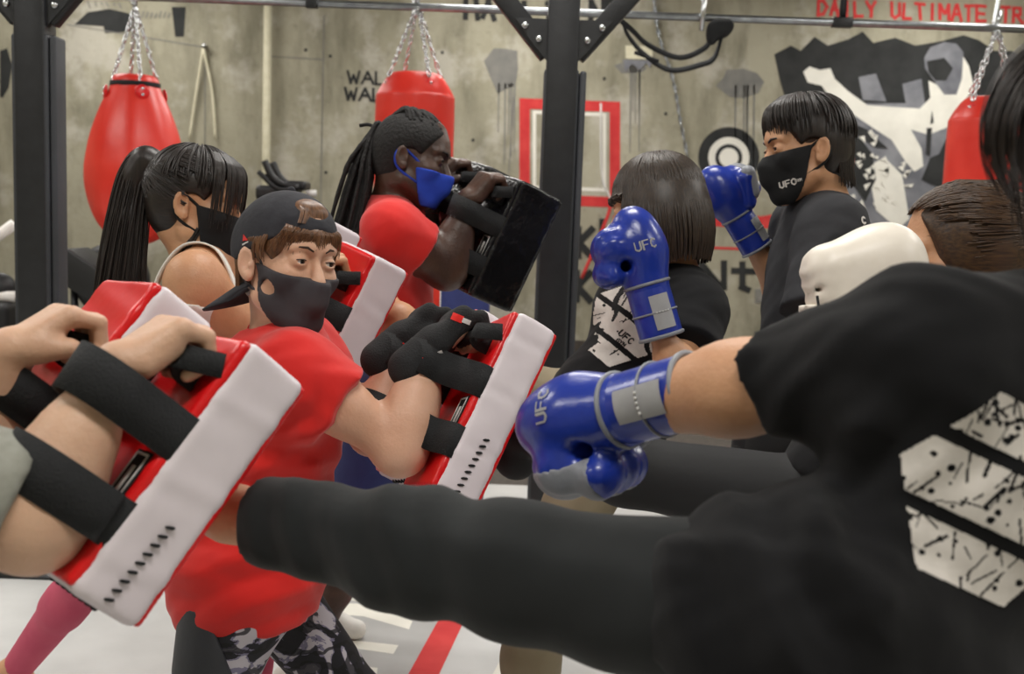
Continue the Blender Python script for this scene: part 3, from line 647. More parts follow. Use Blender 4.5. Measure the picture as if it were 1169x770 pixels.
wpaint('mural_red', [[(962, 186), (975, 180), (974, 196), (964, 206)]], K['paint_red'], 5)
# ------------------------------------------------------------------ steel rig
def along(px0, py0, d): return P(px0, py0, d)
def rig_post(px, py, d, w, label, seed=0):
    top = P(px, py, d); x, y = top[0], top[1]; t = thing('rig_post', label, 'post', (x, y, 0), 'padded rig posts')
    a = w; b = MB(); b.box((x, y, 1.75), (.055, .055, 1.75), bev=.008); b.build('steel_post', K['black_metal'], t)
    b = MB(); b.box((x, y, top[2] / 2 + .01), (a, a * .8, top[2] / 2 - .01), bev=.014); b.build('foam_pad', K['foam_black'], t)
    b = MB(); b.box((x + a + .014, y, top[2] / 2 + .01), (.012, a * .72, top[2] / 2 - .015), bev=.01); b.build('foam_pad', K['foam_black'], t)
    b = MB(); b.box((x, y, .006), (.13, .13, .006)); b.build('base_plate', K['black_metal'], t)
    z0 = top[2] + .05
    for s in (-1, 1):
        b = MB(); p0 = A3((x + s * .05, y, z0)); p1 = A3((x + s * .58, y, z0 + .62)); dd = nrm(p1 - p0); R = np.array([dd, (0, 1, 0), np.cross(dd, (0, 1, 0))])
        b.box((p0 + p1) / 2, (np.linalg.norm(p1 - p0) / 2, .03, .034), R, .006); br = b.build('brace', K['black_metal'], t)
        b = MB(); g = [(x + s * .05, z0 - .03), (x + s * .05, z0 + .12), (x + s * .17, z0 + .12), (x + s * .12, z0 + .05)]
        b.add([(gx, y - .034, gz) for gx, gz in g] + [(gx, y - .028, gz) for gx, gz in g], [(0, 1, 2, 3), (7, 6, 5, 4), (0, 4, 5, 1), (1, 5, 6, 2), (2, 6, 7, 3), (3, 7, 4, 0)]); gp = b.build('gusset_plate', K['black_metal'], t, smooth=False)
        for bx_, bz in ((.085, .05), (.135, .095)): m2 = MB(); m2.lathe([(0, 0), (.012, 0), (.012, .006), (.008, .010), (0, .010)], (x + s * bx_, y - .034, z0 + bz), (0, -1, 0), 12); m2.build('bolt', K['chrome'], gp)
    return t
rig_post(641, 80, 3.9, .062, 'black padded steel rig post with bolted braces in the middle of the gym')
rig_post(40, 40, 3.9, .066, 'black padded steel rig post near the left edge, left of the teardrop bag')
DP = 5.5
pr_ = MB(); pl, pr2 = P(150, -4, DP), P(1260, 37, DP); yy, zz = (pl + pr2)[1:] / 2
pr_.tube([(XL + .01, yy, zz), (XR - .01, yy, zz)], .019, 16); pipe = pr_.build('overhead_rail', K['steel'], smooth=True, label='long steel rail overhead carrying the hanging punching bags', cat='rail')
for px in (356, 962): q = P(px, 10, DP); b = MB(); b.box((q[0], yy, zz + .3), (.014, .014, .3)); b.box((q[0], yy, zz), (.05 if px > 500 else .03, .024, .024), bev=.004); b.build('rail_hanger', K['black_metal'], pipe)
def chain(mb, a, b, n=None, r=.0035, ln=.034):
    a, b = A3(a), A3(b); L_ = np.linalg.norm(b - a); n = n or max(2, int(L_ / (ln * .74))); t = (b - a) / L_; u = nrm(np.cross(t, (0.3, 1, 0.1))); v = np.cross(t, u)
    for i in range(n):
        c_ = a + t * (L_ * (i + .5) / n); s = u if i % 2 else v; hl = L_ / n * .62
        mb.tube([c_ + t * hl * math.sin(q) * (1) + s * .0085 * math.cos(q) for q in np.linspace(0, 2 * math.pi, 11)[:-1]], r, 6, closed=True)
def heavy_bag(px, top_py, prof, label, straps=4, rtop=.11, ztabs=-.05, white=False, collar=False, seed=0):
    tb_o = .020 if collar else 0
    q = P(px, top_py, DP); x, zt = q[0], q[2]; y = yy; t = thing('punching_bag', label, 'punching bag', (x, y, 0), 'red punching bags hanging from the rail')
    b = MB(); b.lathe(prof, (x, y, zt), n=40); V = np.concatenate(b.V); th = np.arctan2(V[:, 1] - y, V[:, 0] - x); rr = np.hypot(V[:, 0] - x, V[:, 1] - y)
    s = 1 + .012 * np.sin(th * 9 + seed) * np.clip((zt - V[:, 2]) * 4, 0, 1); V[:, 0] = x + (V[:, 0] - x) * s; V[:, 1] = y + (V[:, 1] - y) * s
    body = obj('bag_body', V, b.F, K['bag_red'], t)
    top = A3((x, y, zt + .34)); ch = MB(); tabs = MB()
    for i in range(straps):
        a = math.radians(-90 + 32 + i * 360 / straps); rr_ = rtop; pz = zt + ztabs; pt = A3((x + rr_ * math.cos(a), y + rr_ * math.sin(a), pz))
        c_ = MB(); chain(c_, top, pt, r=.005, ln=.042); c_.build('chain', K['chrome'], t)
        tb = MB(); o = A3((math.cos(a), math.sin(a), .15)); tb.lathe([(0, .0), (.034, 0), (.036, .004), (.03, .008), (0, .010)], pt + A3((0, 0, -.05)) + o * (.008 + tb_o), o, 20); tb_ = tb.build('leather_tab', K['vinyl_red'], t)
        for dz, do in ((-.035, .016), (-.065, .018)): r2_ = MB(); r2_.lathe([(0, 0), (.008, 0), (.007, .005), (0, .006)], pt + A3((0, 0, dz)) + o * (do + tb_o), o, 10); r2_.build('rivet', K['chrome'], tb_)
    h = MB(); h.tube([top, (x, y, zt + .42)], .012, 8); chain(h, (x, y, zz - .02), (x, y, zt + .42), r=.006, ln=.05); h.build('swivel', K['chrome'], t)
    h = MB(); h.tube(spline([(x, y, zz - .04), (x - .02, y, zz), (x, y, zz + .2), (x, y, zz + .42)], 6), .011, 8); h.build('hanger_bracket', K['chrome'], t)
    if collar:
        h = MB(); h.ribbon([(x + (rtop + .006) * math.cos(a), y + (rtop + .006) * math.sin(a), zt - .055) for a in np.linspace(0, 2 * math.pi, 41)], (0, 0, 1), .03, .004); h.build('collar_strap', K['webbing'], t)
    if white:
        b = MB(); V, F2 = [], []; rad = prof[-3][0] + .004
        A_ = np.linspace(math.radians(-95), math.radians(-25), 14)
        for zc in (zt - .36, zt - .75):
            for a in A_: V.append((x + rad * math.cos(a), y + rad * math.sin(a), zc))
        for i in range(13): F2.append((i, i + 1, 15 + i, 14 + i))
        w_ = obj('white_panel', V, F2, K['patch_white'], t)
        b = MB()
        for a in (-70, -60, -50): a = math.radians(a); b.ribbon([(x + (rad + .003) * math.cos(a), y + (rad + .003) * math.sin(a), zt - z_) for z_ in (.45, .55, .65)], (math.sin(a), -math.cos(a), 0), .03, .002)
        b.build('red_letters', K['paint_red'], w_)
    return t
tear = [(.0, 0), (.09, -.005), (.115, -.03), (.125, -.07), (.17, -.17), (.215, -.30), (.24, -.42), (.247, -.50), (.238, -.60), (.20, -.72), (.145, -.80), (.08, -.845), (.0, -.86)]
cyl = [(.0, .0), (.10, -.002), (.135, -.02), (.165, -.06), (.192, -.11), (.199, -.16), (.199, -.5), (.199, -.9), (.195, -1.12), (.17, -1.18), (.0, -1.19)]
def dense(pr, n=5): pts = spline([(a, 0, b) for a, b in pr], n); return [(max(p[0], 0), p[2]) for p in pts]
heavy_bag(151, 84, dense(tear), 'red teardrop punching bag with black collar hanging beside the left rig post', rtop=.115, collar=True, seed=1)
heavy_bag(474, 82, dense(cyl), 'red cylindrical punching bag on chains behind the person with dreadlocks', rtop=.15, ztabs=-.03, seed=2)
heavy_bag(1136, 110, dense(cyl), 'red cylindrical punching bag with a white panel before the fighter mural', rtop=.15, ztabs=-.03, white=True, seed=4)
# suspension strap slung over the rail
t = thing('suspension_strap', 'black suspension strap looped over the overhead rail right of the middle post', 'strap', (P(760, 60, DP)[0], yy, 0))
def rp(px, py, dy=0): q = P(px, py, DP); return A3((q[0], yy - .03 + dy, q[2]))
MB().ribbon(spline([rp(708, 18), rp(716, 40), rp(735, 62), rp(765, 80), rp(800, 74), rp(815, 66), rp(824, 40)], 8), (0, .6, .8), .035, .004).build('webbing_band', K['webbing'], t)
MB().ribbon(spline([rp(703, 20), rp(722, 36), rp(740, 52), rp(775, 66), rp(803, 56), rp(812, 42)], 8), (0, .4, .9), .03, .004).build('webbing_band', K['webbing'], t)
MB().ribbon(spline([rp(724, 60), rp(735, 64), rp(752, 70)], 5), (0, .6, .8), .02, .006).build('webbing_band', K['webbing'], t)
V, Q = sdf([el(rp(820, 34), (.062, .035, .05), k=.02), el(rp(812, 42), (.03, .03, .045), k=.02), el(rp(830, 30), (.03, .03, .03), k=.02)], .008); obj('grip_bundle', V, Q, K['webbing'], t)
MB().tube([rp(803, -12), rp(802, 12), rp(800, 36)], .012, 8).build('steel_hanger', K['chrome'], t)
# a loose chain hanging down the wall, cords, pipe, dangling string
t = MB(); pts = spline([on_y(745, -12, YW - .05), on_y(752, 40, YW - .05), on_y(768, 90, YW - .05), on_y(777, 140, YW - .05), on_y(790, 205, YW - .05)], 4)
for a, b_ in zip(pts[:-1], pts[1:]): chain(t, a, b_, n=2, r=.009)
t.build('wall_chain', K['steel'], label='dark steel chain hanging down the back wall left of the target rings', cat='chain')
b = MB(); a0, a1 = on_y(306, -30, YW - .08), on_y(298, 400, YW - .08); a1[0] = a0[0]; b.tube([(a0[0], YW - .08, ZC - .01), (a0[0], YW - .08, .05)], .035, 14); b.build('wall_pipe', K['cream'], label='off-white vertical pipe running down the back wall', cat='pipe')
t = thing('hanging_rope', 'thin pale cord looped on a peg on the back wall right of the teardrop bag', 'rope', on_y(234, 54, YW - .05))
MB().tube(spline([on_y(216, 160, YW - .04), on_y(224, 105, YW - .04), on_y(232, 55, YW - .05)], 6), .012, 6).build('cord', K['cream'], t)
MB().tube(spline([on_y(232, 55, YW - .05), on_y(242, 105, YW - .04), on_y(246, 160, YW - .04)], 6), .012, 6).build('cord', K['cream'], t)
MB().tube([on_y(233, 52, YW + .01), on_y(233, 52, YW - .09)], .02, 8).build('peg', K['chrome'], t)
t = thing('hanging_string', 'red and white string dangling by the wall right of the middle post', 'string', on_y(690, 240, YW - .1))
pts = spline([on_y(686, 118, YW - .1), on_y(687, 200, YW - .1), on_y(697, 230, YW - .1), on_y(688, 262, YW - .1), on_y(664, 318, YW - .1)], 6)
MB().tube(pts[:13], .008, 6).build('white_string', K['patch_white'], t); MB().tube(pts[12:], .016, 6).build('red_string', K['paint_red'], t)
# ------------------------------------------------------------------ machines at the back
def base_machine(t, x, y):
    b = MB()
    for dx in (-.35, .35): b.box((x + dx, y, .04), (.04, .25, .04), bev=.01)
    b.box((x, y, .09), (.4, .04, .03), bev=.01); b.build('base_frame', K['black_metal'], t)
q = P(325, 222, 7.2); x, y, z = q; t = thing('exercise_bike', 'black exercise bike with forked handlebars against the back wall behind the cap wearer', 'exercise bike', (x, y, 0))
base_machine(t, x, y); MB().tube(spline([(x, y, .1), (x + .05, y, .5), (x - .02, y, z - .05)], 5), .035, 10).build('upright_tube', K['black_metal'], t)
for dy in (-.12, .12):
    h = MB()
    h.tube(spline([P(345, 214, 7.2) + (0, dy, 0), P(325, 210, 7.2) + (0, dy, 0), P(314, 200, 7.2) + (0, dy, 0), P(307, 185, 7.2) + (0, dy, 0)], 6), [.016] * 6 + [.024] * 13, 8)
    h.tube(spline([P(345, 214, 7.2) + (0, dy, 0), P(322, 216, 7.2) + (0, dy, 0), P(300, 197, 7.2) + (0, dy, 0)], 6), .017, 8)
    h.build('handlebar', K['rubber'], t)
V, Q = sdf([bx(P(318, 221, 7.2), (.13, .12, .05), rd=.03, k=.03), bx(P(340, 212, 7.2), (.07, .1, .03), rd=.02, k=.03)], .012); cs = obj('console', V, Q, K['rubber'], t)
MB().tube([P(350, 221, 7.15), P(361, 221, 7.15)], .022, 10).build('handle_tip', K['patch_white'], t, label='white handle tip')
MB().lathe([(0, -.03), (.24, -.03), (.26, -.01), (.26, .01), (.24, .03), (0, .03)], (x + .15, y, .38), (0, 1, 0), 30).build('flywheel', K['rubber'], t)
V, Q = sdf([el((x - .45, y, .92), (.15, .11, .04), k=.02)], .012); obj('saddle', V, Q, K['rubber'], t); MB().tube([(x - .45, y, .9), (x - .2, y, .12)], .025, 8).build('seat_post', K['black_metal'], t)
q = P(128, 318, 6.0); x, y, z = q; t = thing('rowing_machine', 'black fan machine with slanted console beside the left rig post', 'exercise machine', (x, y, 0))
base_machine(t, x, y); b = MB()
MB().lathe([(0, -.07), (.17, -.07), (.2, -.03), (.2, .03), (.17, .07), (0, .07)], P(128, 320, 6.05), (.1, -1, .15), 32).build('fan_housing', K['rubber'], t)
g = MB()
for r_ in (.06, .11, .16): g.tube([P(128, 320, 5.95) + A3((r_ * math.cos(a), 0, r_ * math.sin(a))) for a in np.linspace(0, 6.283, 25)[:-1]], .004, 5, closed=True)
g.build('fan_guard', K['black_metal'], t)
R_ = np.array([nrm((.86, -.1, -.5)), nrm((.1, 1, .0)), nrm((.5, 0, .86))]); b = MB(); b.box(P(120, 325, 5.7), (.23, .12, .085), R_, .012); cs = b.build('slanted_console', K['rubber'], t)
b = MB(); b.box(P(118, 343, 5.56), (.04, .004, .009), R_, .002); b.build('console_label', K['steel'], cs)
h = MB(); h.tube([P(84, 308, 5.7), P(90, 420, 5.7) * A3((1, 1, 0)) + A3((0, 0, .02))], .02, 8); h.tube([P(78, 300, 5.7), P(165, 335, 5.7)], .014, 8); h.tube([P(140, 340, 6.0), P(140, 345, 6.0) * A3((1, 1, 0)) + A3((0, 0, .05))], .03, 8); h.build('support_frame', K['black_metal'], t)
q = P(0, 340, 6.0); x, y, z = q; t = thing('cable_machine', 'white and black machine frame cut off by the left edge of the view', 'exercise machine', (x - .2, y, 0))
h = MB(); h.tube([P(-60, 300, 6), P(-10, 275, 6), P(16, 256, 6)], .03, 10); h.tube([P(-60, 338, 6), P(17, 339, 6)], .03, 10); h.build('white_arm', K['shoe_white'], t)
h = MB(); a_ = P(-30, 200, 6.2); h.box((a_[0], a_[1], a_[2] / 2), (.05, .05, a_[2] / 2), bev=.01); h.box((a_[0] + .1, a_[1], .04), (.35, .25, .04), bev=.01); h.build('machine_frame', K['black_metal'], t)
V, Q = sdf([bx(P(-8, 385, 6.05), (.14, .14, .2), rd=.03, k=.02), el(P(0, 330, 6.05), (.09, .08, .09), k=.03)], .014); obj('weight_housing', V, Q, K['rubber'], t)
q = P(532, 340, 4.6); x, y, z = q; t = thing('plyo_block', 'blue vinyl block standing on the floor behind the dreadlocked person\'s elbow', 'gym block', (x, y, 0)); ht = P(532, 323, 4.6)[2]
b = MB(); b.box((x, y, ht / 2), (.099, .12, ht / 2), bev=.02); b.build('block_cover', K['blue_vinyl'], t); b = MB(); b.box((x - .099, y - .1, ht / 2), (.004, .004, ht / 2 - .02)); b.build('corner_piping', K['patch_white'], t)
# ------------------------------------------------------------------ lamps in the ceiling
LI = []
for i, (lx, ly) in enumerate([(x_, y_) for y_ in (.2, 3.2, 6.2, 8.8) for x_ in (-3.6, 0, 3.6)]):
    t = thing('ceiling_light', 'flat white ceiling light panel above the gym floor', 'ceiling light', (lx, ly, ZC - .06), 'ceiling light panels')
    b = MB(); b.box((lx, ly, ZC - .03), (.64, .34, .03), bev=.005); b.build('housing', K['patch_white'], t, smooth=False); b = MB(); b.box((lx, ly, ZC - .062), (.6, .3, .003)); b.build('diffuser', K['lamp'], t, smooth=False)
    l = bpy.data.lights.new('panel_light', 'AREA'); l.shape = 'RECTANGLE'; l.size = 1.2; l.size_y = .6; l.energy = 30; l.color = (1, .965, .90)
    o = bpy.data.objects.new('panel_light', l); C.objects.link(o); o.location = (lx, ly, ZC - .07)
w = bpy.data.worlds.new('world'); bpy.context.scene.world = w; w.use_nodes = True; w.node_tree.nodes['Background'].inputs[0].default_value = (.8, .85, .9, 1); w.node_tree.nodes['Background'].inputs[1].default_value = .3
sc = bpy.context.scene; sc.view_settings.view_transform = 'Standard'; sc.view_settings.look = 'None'; sc.view_settings.gamma = 1; sc.view_settings.exposure = 0.62
try: sc.cycles.use_denoising = True
except Exception: pass
# ------------------------------------------------------------------ kick pads
PADG = 'leather kick pads held up on forearms'
def pad_straps(pad, wr, elb, r1, r0, ls=(-.045, .080), wd=.060):
    p, L, T, W, hw, t_ = pad
    o = p(0, 0, 0); a = wr - o; b = elb - o; la, lb = a @ L, b @ L; ax = nrm(elb - wr)
    for l0 in ls:
        f = min(1, max(0, (l0 - la) / (lb - la))); q = lerp(wr, elb, f) - o; tc, wc = q @ T, q @ W; wc = max(-hw + .045, min(hw - .045, wc)); r = r1 + (r0 - r1) * f + .0035
        pl = [(-hw + .005, .006), (-hw + .007, -.010), (wc - r * 1.06, tc + r * .75)] + [(wc - r * 1.03 * math.cos(g), tc - r * 1.03 * math.sin(g)) for g in np.linspace(.1, math.pi - .1, 9)] + [(wc + r * 1.06, tc + r * .75), (hw - .007, -.010), (hw - .005, .006)]
        s0 = spline([p(l0, t2, w2) for w2, t2 in pl], 5); MB().ribbon(s0, nrm(L * .45 + ax * .55), wd, .0045).build('strap', K['webbing'], t_)
def kick_pad(corner, Ld, Td, label, dims=(.38, .10, .20), cols=('vinyl_white', 'vinyl_red'), side=1, group=None, lace=True, patchw=True, hl=-.108):
    """corner: the near top corner of the back; Ld down the pad, Td to its striking face"""
    L = nrm(Ld); T = nrm(Td - L * (A3(Td) @ L)); W = np.cross(L, T)
    if W @ _f < 0: W = -W
    LL, TT, WW = dims; c = corner + L * LL / 2 + W * WW / 2
    def p(l, t, w): return c + L * l + T * t + W * w
    R = np.array([L, T, W]); t_ = thing('kick_pad', label, 'kick pad', c, group)
    V, Q = sdf([bx(p(0, TT / 2, 0), (LL / 2, TT / 2 - .002, WW / 2), R, rd=.011, k=.001), fn(lambda X, Y, Z: .0009 * np.sin(X * 61 + Z * 43 + 2 * np.sin(Y * 37 + Z * 51)))], .0055); body = obj('foam_body', V, Q, K[cols[0]], t_)
    V, Q = sdf([bx(p(0, .002, 0), (LL / 2 - .0045, .0085, WW / 2 - .0045), R, rd=.007, k=.001), fn(lambda X, Y, Z: .0008 * np.sin(X * 70 + 3 * np.sin(Z * 40) + Y * 33))], .004); obj('back_panel', V, Q, K[cols[1]], t_)
    V, Q = sdf([bx(p(0, TT - .004, 0), (LL / 2 - .004, .0055, WW / 2 - .004), R, rd=.004, k=.001)], .004); obj('front_panel', V, Q, K[cols[1]], t_)
    hw = WW / 2
    b = MB(); b.tube([p(hl, -.040, w_) for w_ in np.linspace(-hw * .72, hw * .72, 9)], .0125, 12); hd = b.build('handle', K['rubber'], t_)
    for s in (-1, 1):
        b = MB(); b.ribbon(spline([p(hl - .02, -.008, s * hw * .92), p(hl - .01, -.030, s * hw * .88), p(hl, -.050, s * hw * .76), p(hl + .008, -.034, s * hw * .62), p(hl + .008, -.010, s * hw * .6)], 4), L, .03, .005); b.build('handle_mount', K['webbing'], hd)
    if patchw:
        for l0 in (.035,):
            for w0 in (-hw * .62,):
                b = MB(); b.box(p(l0, -.0085, w0), (.034, .0015, .020), R, .001); pt = b.build('maker_patch', K['print_black'], t_)
                b = MB()
                for dl, dw, hl, hw_ in ((.029, 0, .0016, .017), (-.029, 0, .0016, .017), (0, .016, .0295, .0016), (0, -.016, .0295, .0016)): b.box(p(l0 + dl, -.0104, w0 + dw), (hl, .0006, hw_), R)
                b.box(p(l0 + .004, -.0104, w0), (.017, .0006, .005), R); b.build('patch_border', K['patch_white'], pt)
    if lace:
        b = MB()
        for i in range(9):
            q_ = p(LL * (.17 + .036 * i), TT * (.55 - .012 * i), -hw - .0005); dd = nrm(T * .9 - L * .35); b.tube([q_ - dd * .006, q_ - dd * .003 - W * .002, q_ + dd * .003 - W * .002, q_ + dd * .006], [.0012, .0023, .0023, .0012], 6)
        for i in range(8):
            q_ = p(LL / 2 + .0005, TT * .45, -hw + .018 + i * .02); dd = nrm(T * .9 + W * .3); b.tube([q_ - dd * .006, q_ - dd * .003 + L * .002, q_ + dd * .003 + L * .002, q_ + dd * .006], [.0012, .0023, .0023, .0012], 6)
        b.build('lacing', K['webbing'], t_)
    return p, L, T, W, hw, t_
# ------------------------------------------------------------------ building people
def ground(p): return A3((p[0], p[1], 0))
def sdfobj(name, pr, h, m, parent, **k):
    V, Q = sdf(pr, h); return obj(name, V, Q, K[m] if isinstance(m, str) else m, parent, **k)
def wobble(a=.003, s=28, seed=0.0):
    return fn(lambda X, Y, Z: a * np.sin(X * s + seed + 2.1 * np.sin(Z * s * .7 + Y * s * .4 + seed)) * np.sin(Z * s * .8 + Y * s + 1.3 * seed))
def creases(pts_list, r=.010, k=.02, op='sub'):
    q = []
    for pts in pts_list:
        s = spline(pts, 4); n = len(s)
        for i in range(n - 1): q.append(rc(s[i], s[i + 1], r * math.sin(math.pi * (i + .5) / n) + .002, k=k, op=op))
    return q
def shirt(parent, J, H, m, i=.014, w=1.0, hem=None, sleeve=.55, extra=(), folds=(), h=.008, bust=0, neck_r=.062, flare=.01, name='shirt', sl_i=.010, amp=.0025, sleeves=True, sl=None):
    T = tframe(J); pr = torso_prims(J, i, w, bust)
    a, b = J['pelvis'], J['neck']; hp = a - T[2] * .06 if hem is None else hem[0]; hn = -T[2] if hem is None else nrm(hem[1])
    pr.append(el(a - T[2] * .02, A3([.165 * w + flare, .112 + flare, .16]) + i, T, .06)); pr += list(extra)
    pr = [grp(pr, .001), cut(hp, hn)]
    if sleeves:
        for s in 'LR':
            sh, e, wr = J['sh' + s], J['el' + s], J['wr' + s]; f = sleeve if not isinstance(sleeve, dict) else sleeve[s]; si = sl_i if sl is None else sl[s]
            d = nrm(e - sh); ep = lerp(sh, e, f); pr.append(grp([rc(lerp(sh, e, .0), ep + d * .05, .052 * w + si * .8, .056 * w + si * 1.35, .05), cut(ep, d)], .045))
    pr.append(rc(H(0, -.03, -.06), lerp(b, (J['shL'] + J['shR']) / 2, .1) + T[2] * .004, neck_r, neck_r * 1.08, .012, 'sub'))
    pr += list(folds); pr.append(wobble(amp, 26, 1.0)); pr.append(wobble(amp * .5, 61, 4.0))
    return sdfobj(name, pr, h, m, parent)
def pants(parent, J, m, i=.012, w=1.0, sides='LR', ends=.86, h=.008, name='leggings', waist=.05, amp=.001, folds=()):
    T = tframe(J); a = J['pelvis']
    pr = [grp([el(a, A3([.155 * w, .108, .12]) + i, T, .05), rc(J['hipL'], J['hipR'], .088 * w + i, k=.05)], .001), cut(a + T[2] * waist, T[2])]
    for s in sides:
        e = ends[s] if isinstance(ends, dict) else ends; q = leg_prims(J, i, w, s, ends=min(1, e + .05)); kn, an = J['kn' + s], J['an' + s]
        if e < 1: q = [grp(q, .001), dict(t='cut', p=lerp(kn, an, e), n=nrm(an - kn))] if e > 0 else [grp([rc(J['hip' + s], lerp(J['hip' + s], kn, 1 + e), .09 * w + i, .078 * w + i)], .01)]
        pr.append(grp(q, .04))
    pr += list(folds); pr.append(wobble(amp, 30, 2.0)); return sdfobj(name, pr, h, m, parent)
def body(parent, J, H, skin, w=1.0, h=.009, hands=(), bust=0, neck_r=.052, face=True, feet='LR', ears=True, extra=(), headfine=.0042, arm_w=None):
    pr = torso_prims(J, 0, w, bust) + leg_prims(J, 0, w) + neck_prims(J, H, neck_r)
    for s in 'LR': pr += arm_prims(J, s, 0, arm_w or w)
    for s in feet: pr += foot_prims(J, s)
    pr = [grp(pr, .001, 'add')]; ec = H(0, .088, .010); er = A3((.058, .058, .045)) * H.k; fine = [(ec - er, ec + er, .0022)] if face else []
    hp = head_prims(H, 0, ears, face); pr.append(grp(hp, .012)); hc = H(0, .01, -.0); r_ = .135 * H.k; fine.append((hc - r_, hc + r_, headfine))
    for hd in hands:
        pr.append(grp(fist(*hd['a'], **hd.get('k', {})), .012)); bxs = fistbox(hd['a'][0], hd['a'][1]); fine.append((bxs[0], bxs[1], hd.get('h', .0035)))
    pr += list(extra); V, Q = multi(pr, h, fine); return obj('body', V, Q, K[skin] if isinstance(skin, str) else skin, parent)
def hairball(parent, pr, m, strands=None, h=.005, name='hair'):
    V, Q = sdf(pr, h)
    if strands is not None and strands.V:
        SV = np.concatenate(strands.V); F2 = [tuple(f) for f in Q] + [tuple(i + len(V) for i in f) for f in strands.F]; return obj(name, np.concatenate([V, SV]), F2, m, parent)
    return obj(name, V, Q, m, parent)
def skull_hair(H, th=.010, front=(0, .075, .075), fn_=(0, .8, -.5), low=-.05, side=True):
    R = H.R; pr = [grp([el(H(0, -.012, .045), (A3([.074, .094, .080]) + th) * H.k, R, .02), el(H(0, -.040, .0), (A3([.064, .062, .075]) + th) * H.k, R, .03)], .001)]
    pr.append(cut(H(*front), R.T @ nrm(fn_))); pr.append(cut(H(0, 0, low), R.T @ nrm((0, .25, -1))))
    if side:
        for sx in (-1, 1): pr.append(el(H(sx * .082, .012, -.022), A3([.035, .040, .048]) * H.k, R, .006, 'sub'))
    return pr
def tail(path, r0, r1, spread, n, rs=.0022, seed=1, taper=True):
    rd = random.Random(seed); m = MB(); s = spline(path, 8); N = len(s)
    for _ in range(n):
        a = rd.uniform(0, 6.283); q = math.sqrt(rd.random()); ln = rd.uniform(.72, 1.0); pts = []; ph = rd.uniform(0, 6.28)
        for i in range(int(N * ln)):
            t = i / (N - 1); rad = (r0 + (r1 - r0) * t) * q * (1 + spread * t); T = nrm(s[min(i + 1, N - 1)] - s[max(i - 1, 0)]); u = nrm(np.cross(T, (.2, 1, .1))); v = np.cross(T, u)
            pts.append(s[i] + u * math.cos(a + .5 * t) * rad + v * math.sin(a + .5 * t) * rad * .8 + u * .003 * math.sin(ph + 5 * t))
        m.tube(pts, np.linspace(rs, rs * .35, len(pts)), 5, cap=False)
    return m
def dn(p, d): p = A3(p).copy(); p[2] -= d; return p
def stand(J, s, foot, knee): J['an' + s] = A3(foot); J['kn' + s] = A3(knee)
def shoe(parent, J, s, m='shoe_white', name='shoe'):
    a, t = J['an' + s], J['toe' + s]; d = nrm((t - a) * A3((1, 1, 0))); base = A3((a[0], a[1], 0))
    pr = [grp([rc(base - d * .045 + A3((0, 0, .042)), base + d * .10 + A3((0, 0, .040)), .040, .042, .02), rc(base + d * .10 + A3((0, 0, .038)), base + d * .17 + A3((0, 0, .032)), .042, .032, .03), rc(a, base + d * .03 + A3((0, 0, .05)), .046, .045, .03)], .001), cut(base + A3((0, 0, .004)), (0, 0, -1)), cut(a + A3((0, 0, .035)), (0, 0, 1))]
    return sdfobj(name, pr, .006, m, parent)
# ================================================================== the person holding pads at the left edge
LA = D(-.50, -.79, -.35); TA = D(.573, -.602, .54)
pAn = kick_pad(P(290, 388, 1.33), LA, TA, 'nearest white and red kick pad with black straps, held by the grey-sleeved arm', (.35, .10, .20))
pAf = kick_pad(P(187, 322, 1.47), LA, TA, 'white and red kick pad just behind the nearest one, over the far forearm', (.35, .10, .20), hl=-.035)
def holder_arm(J, s, pad, le=.13, te=-.060, w0=0.0, a=.35, hz=-.040, we=None, hl=-.108, el_=None, r=(.034, .044), ls=(-.030, .088)):
    p, L, T, W = pad[:4]; F = nrm(-L * (1 - a * a) ** .5 + T * a); N = nrm(T - F * (T @ F))
    J['wr' + s] = p(hl, hz, w0) - F * .064 - N * .034; J['el' + s] = p(le, te, w0 if we is None else we) if el_ is None else el_
    pad_straps(pad, J['wr' + s], J['el' + s], r[0], r[1], ls)
    return dict(a=(J['wr' + s], F, N, W * (1 if s == 'R' else -1)))
J = {}; hR = holder_arm(J, 'R', pAn, w0=-.045, we=-.035, r=(.040, .064)); hL = holder_arm(J, 'L', pAf, w0=-.085, hl=-.035, el_=P(-30, 590, 1.43), r=(.036, .050), ls=(.05, .125))
J['shR'] = P(-150, 525, 1.20); J['shL'] = P(-185, 425, 1.56); J['neck'] = (J['shR'] + J['shL']) / 2 + A3((-.03, 0, .05)); J['pelvis'] = dn(J['neck'], .50) + A3((-.06, .0, 0))
T = tframe(J)
for s, sg in (('R', 1), ('L', -1)):
    J['hip' + s] = J['pelvis'] + T[0] * .085 * sg - A3((0, 0, .04)); J['kn' + s] = J['hip' + s] + T[0] * .05 * sg + A3((.10 if s == 'L' else -.06, 0, -.38)); J['an' + s] = ground(J['kn' + s]) + A3((-.10, .0, .075)); J['toe' + s] = J['an' + s] + A3((.2, 0, -.03))
H = Fr(J['neck'] + A3((-.05, 0, .17)), frame((1, -.1, -.05)))
A = thing('person', 'person cut off by the left edge in a grey t-shirt holding two kick pads', 'person', ground(J['pelvis']))
body(A, J, H, 'skin_arm', 1.05, .009, [dict(a=hR['a'], h=.003), dict(a=hL['a'], h=.0032)], extra=[rc(J['shR'], J['elR'], .062, .058, .04), rc(J['elR'], lerp(J['elR'], J['wrR'], .5), .052, .043, .03), rc(J['elL'], lerp(J['elL'], J['wrL'], .5), .048, .043, .03)])
shirt(A, J, H, 'grey_shirt', sleeve=dict(L=.5, R=.90), w=1.08, h=.010, sl=dict(L=.014, R=.022)); pants(A, J, 'leggings_black', w=1.05, h=.012, ends=.9)
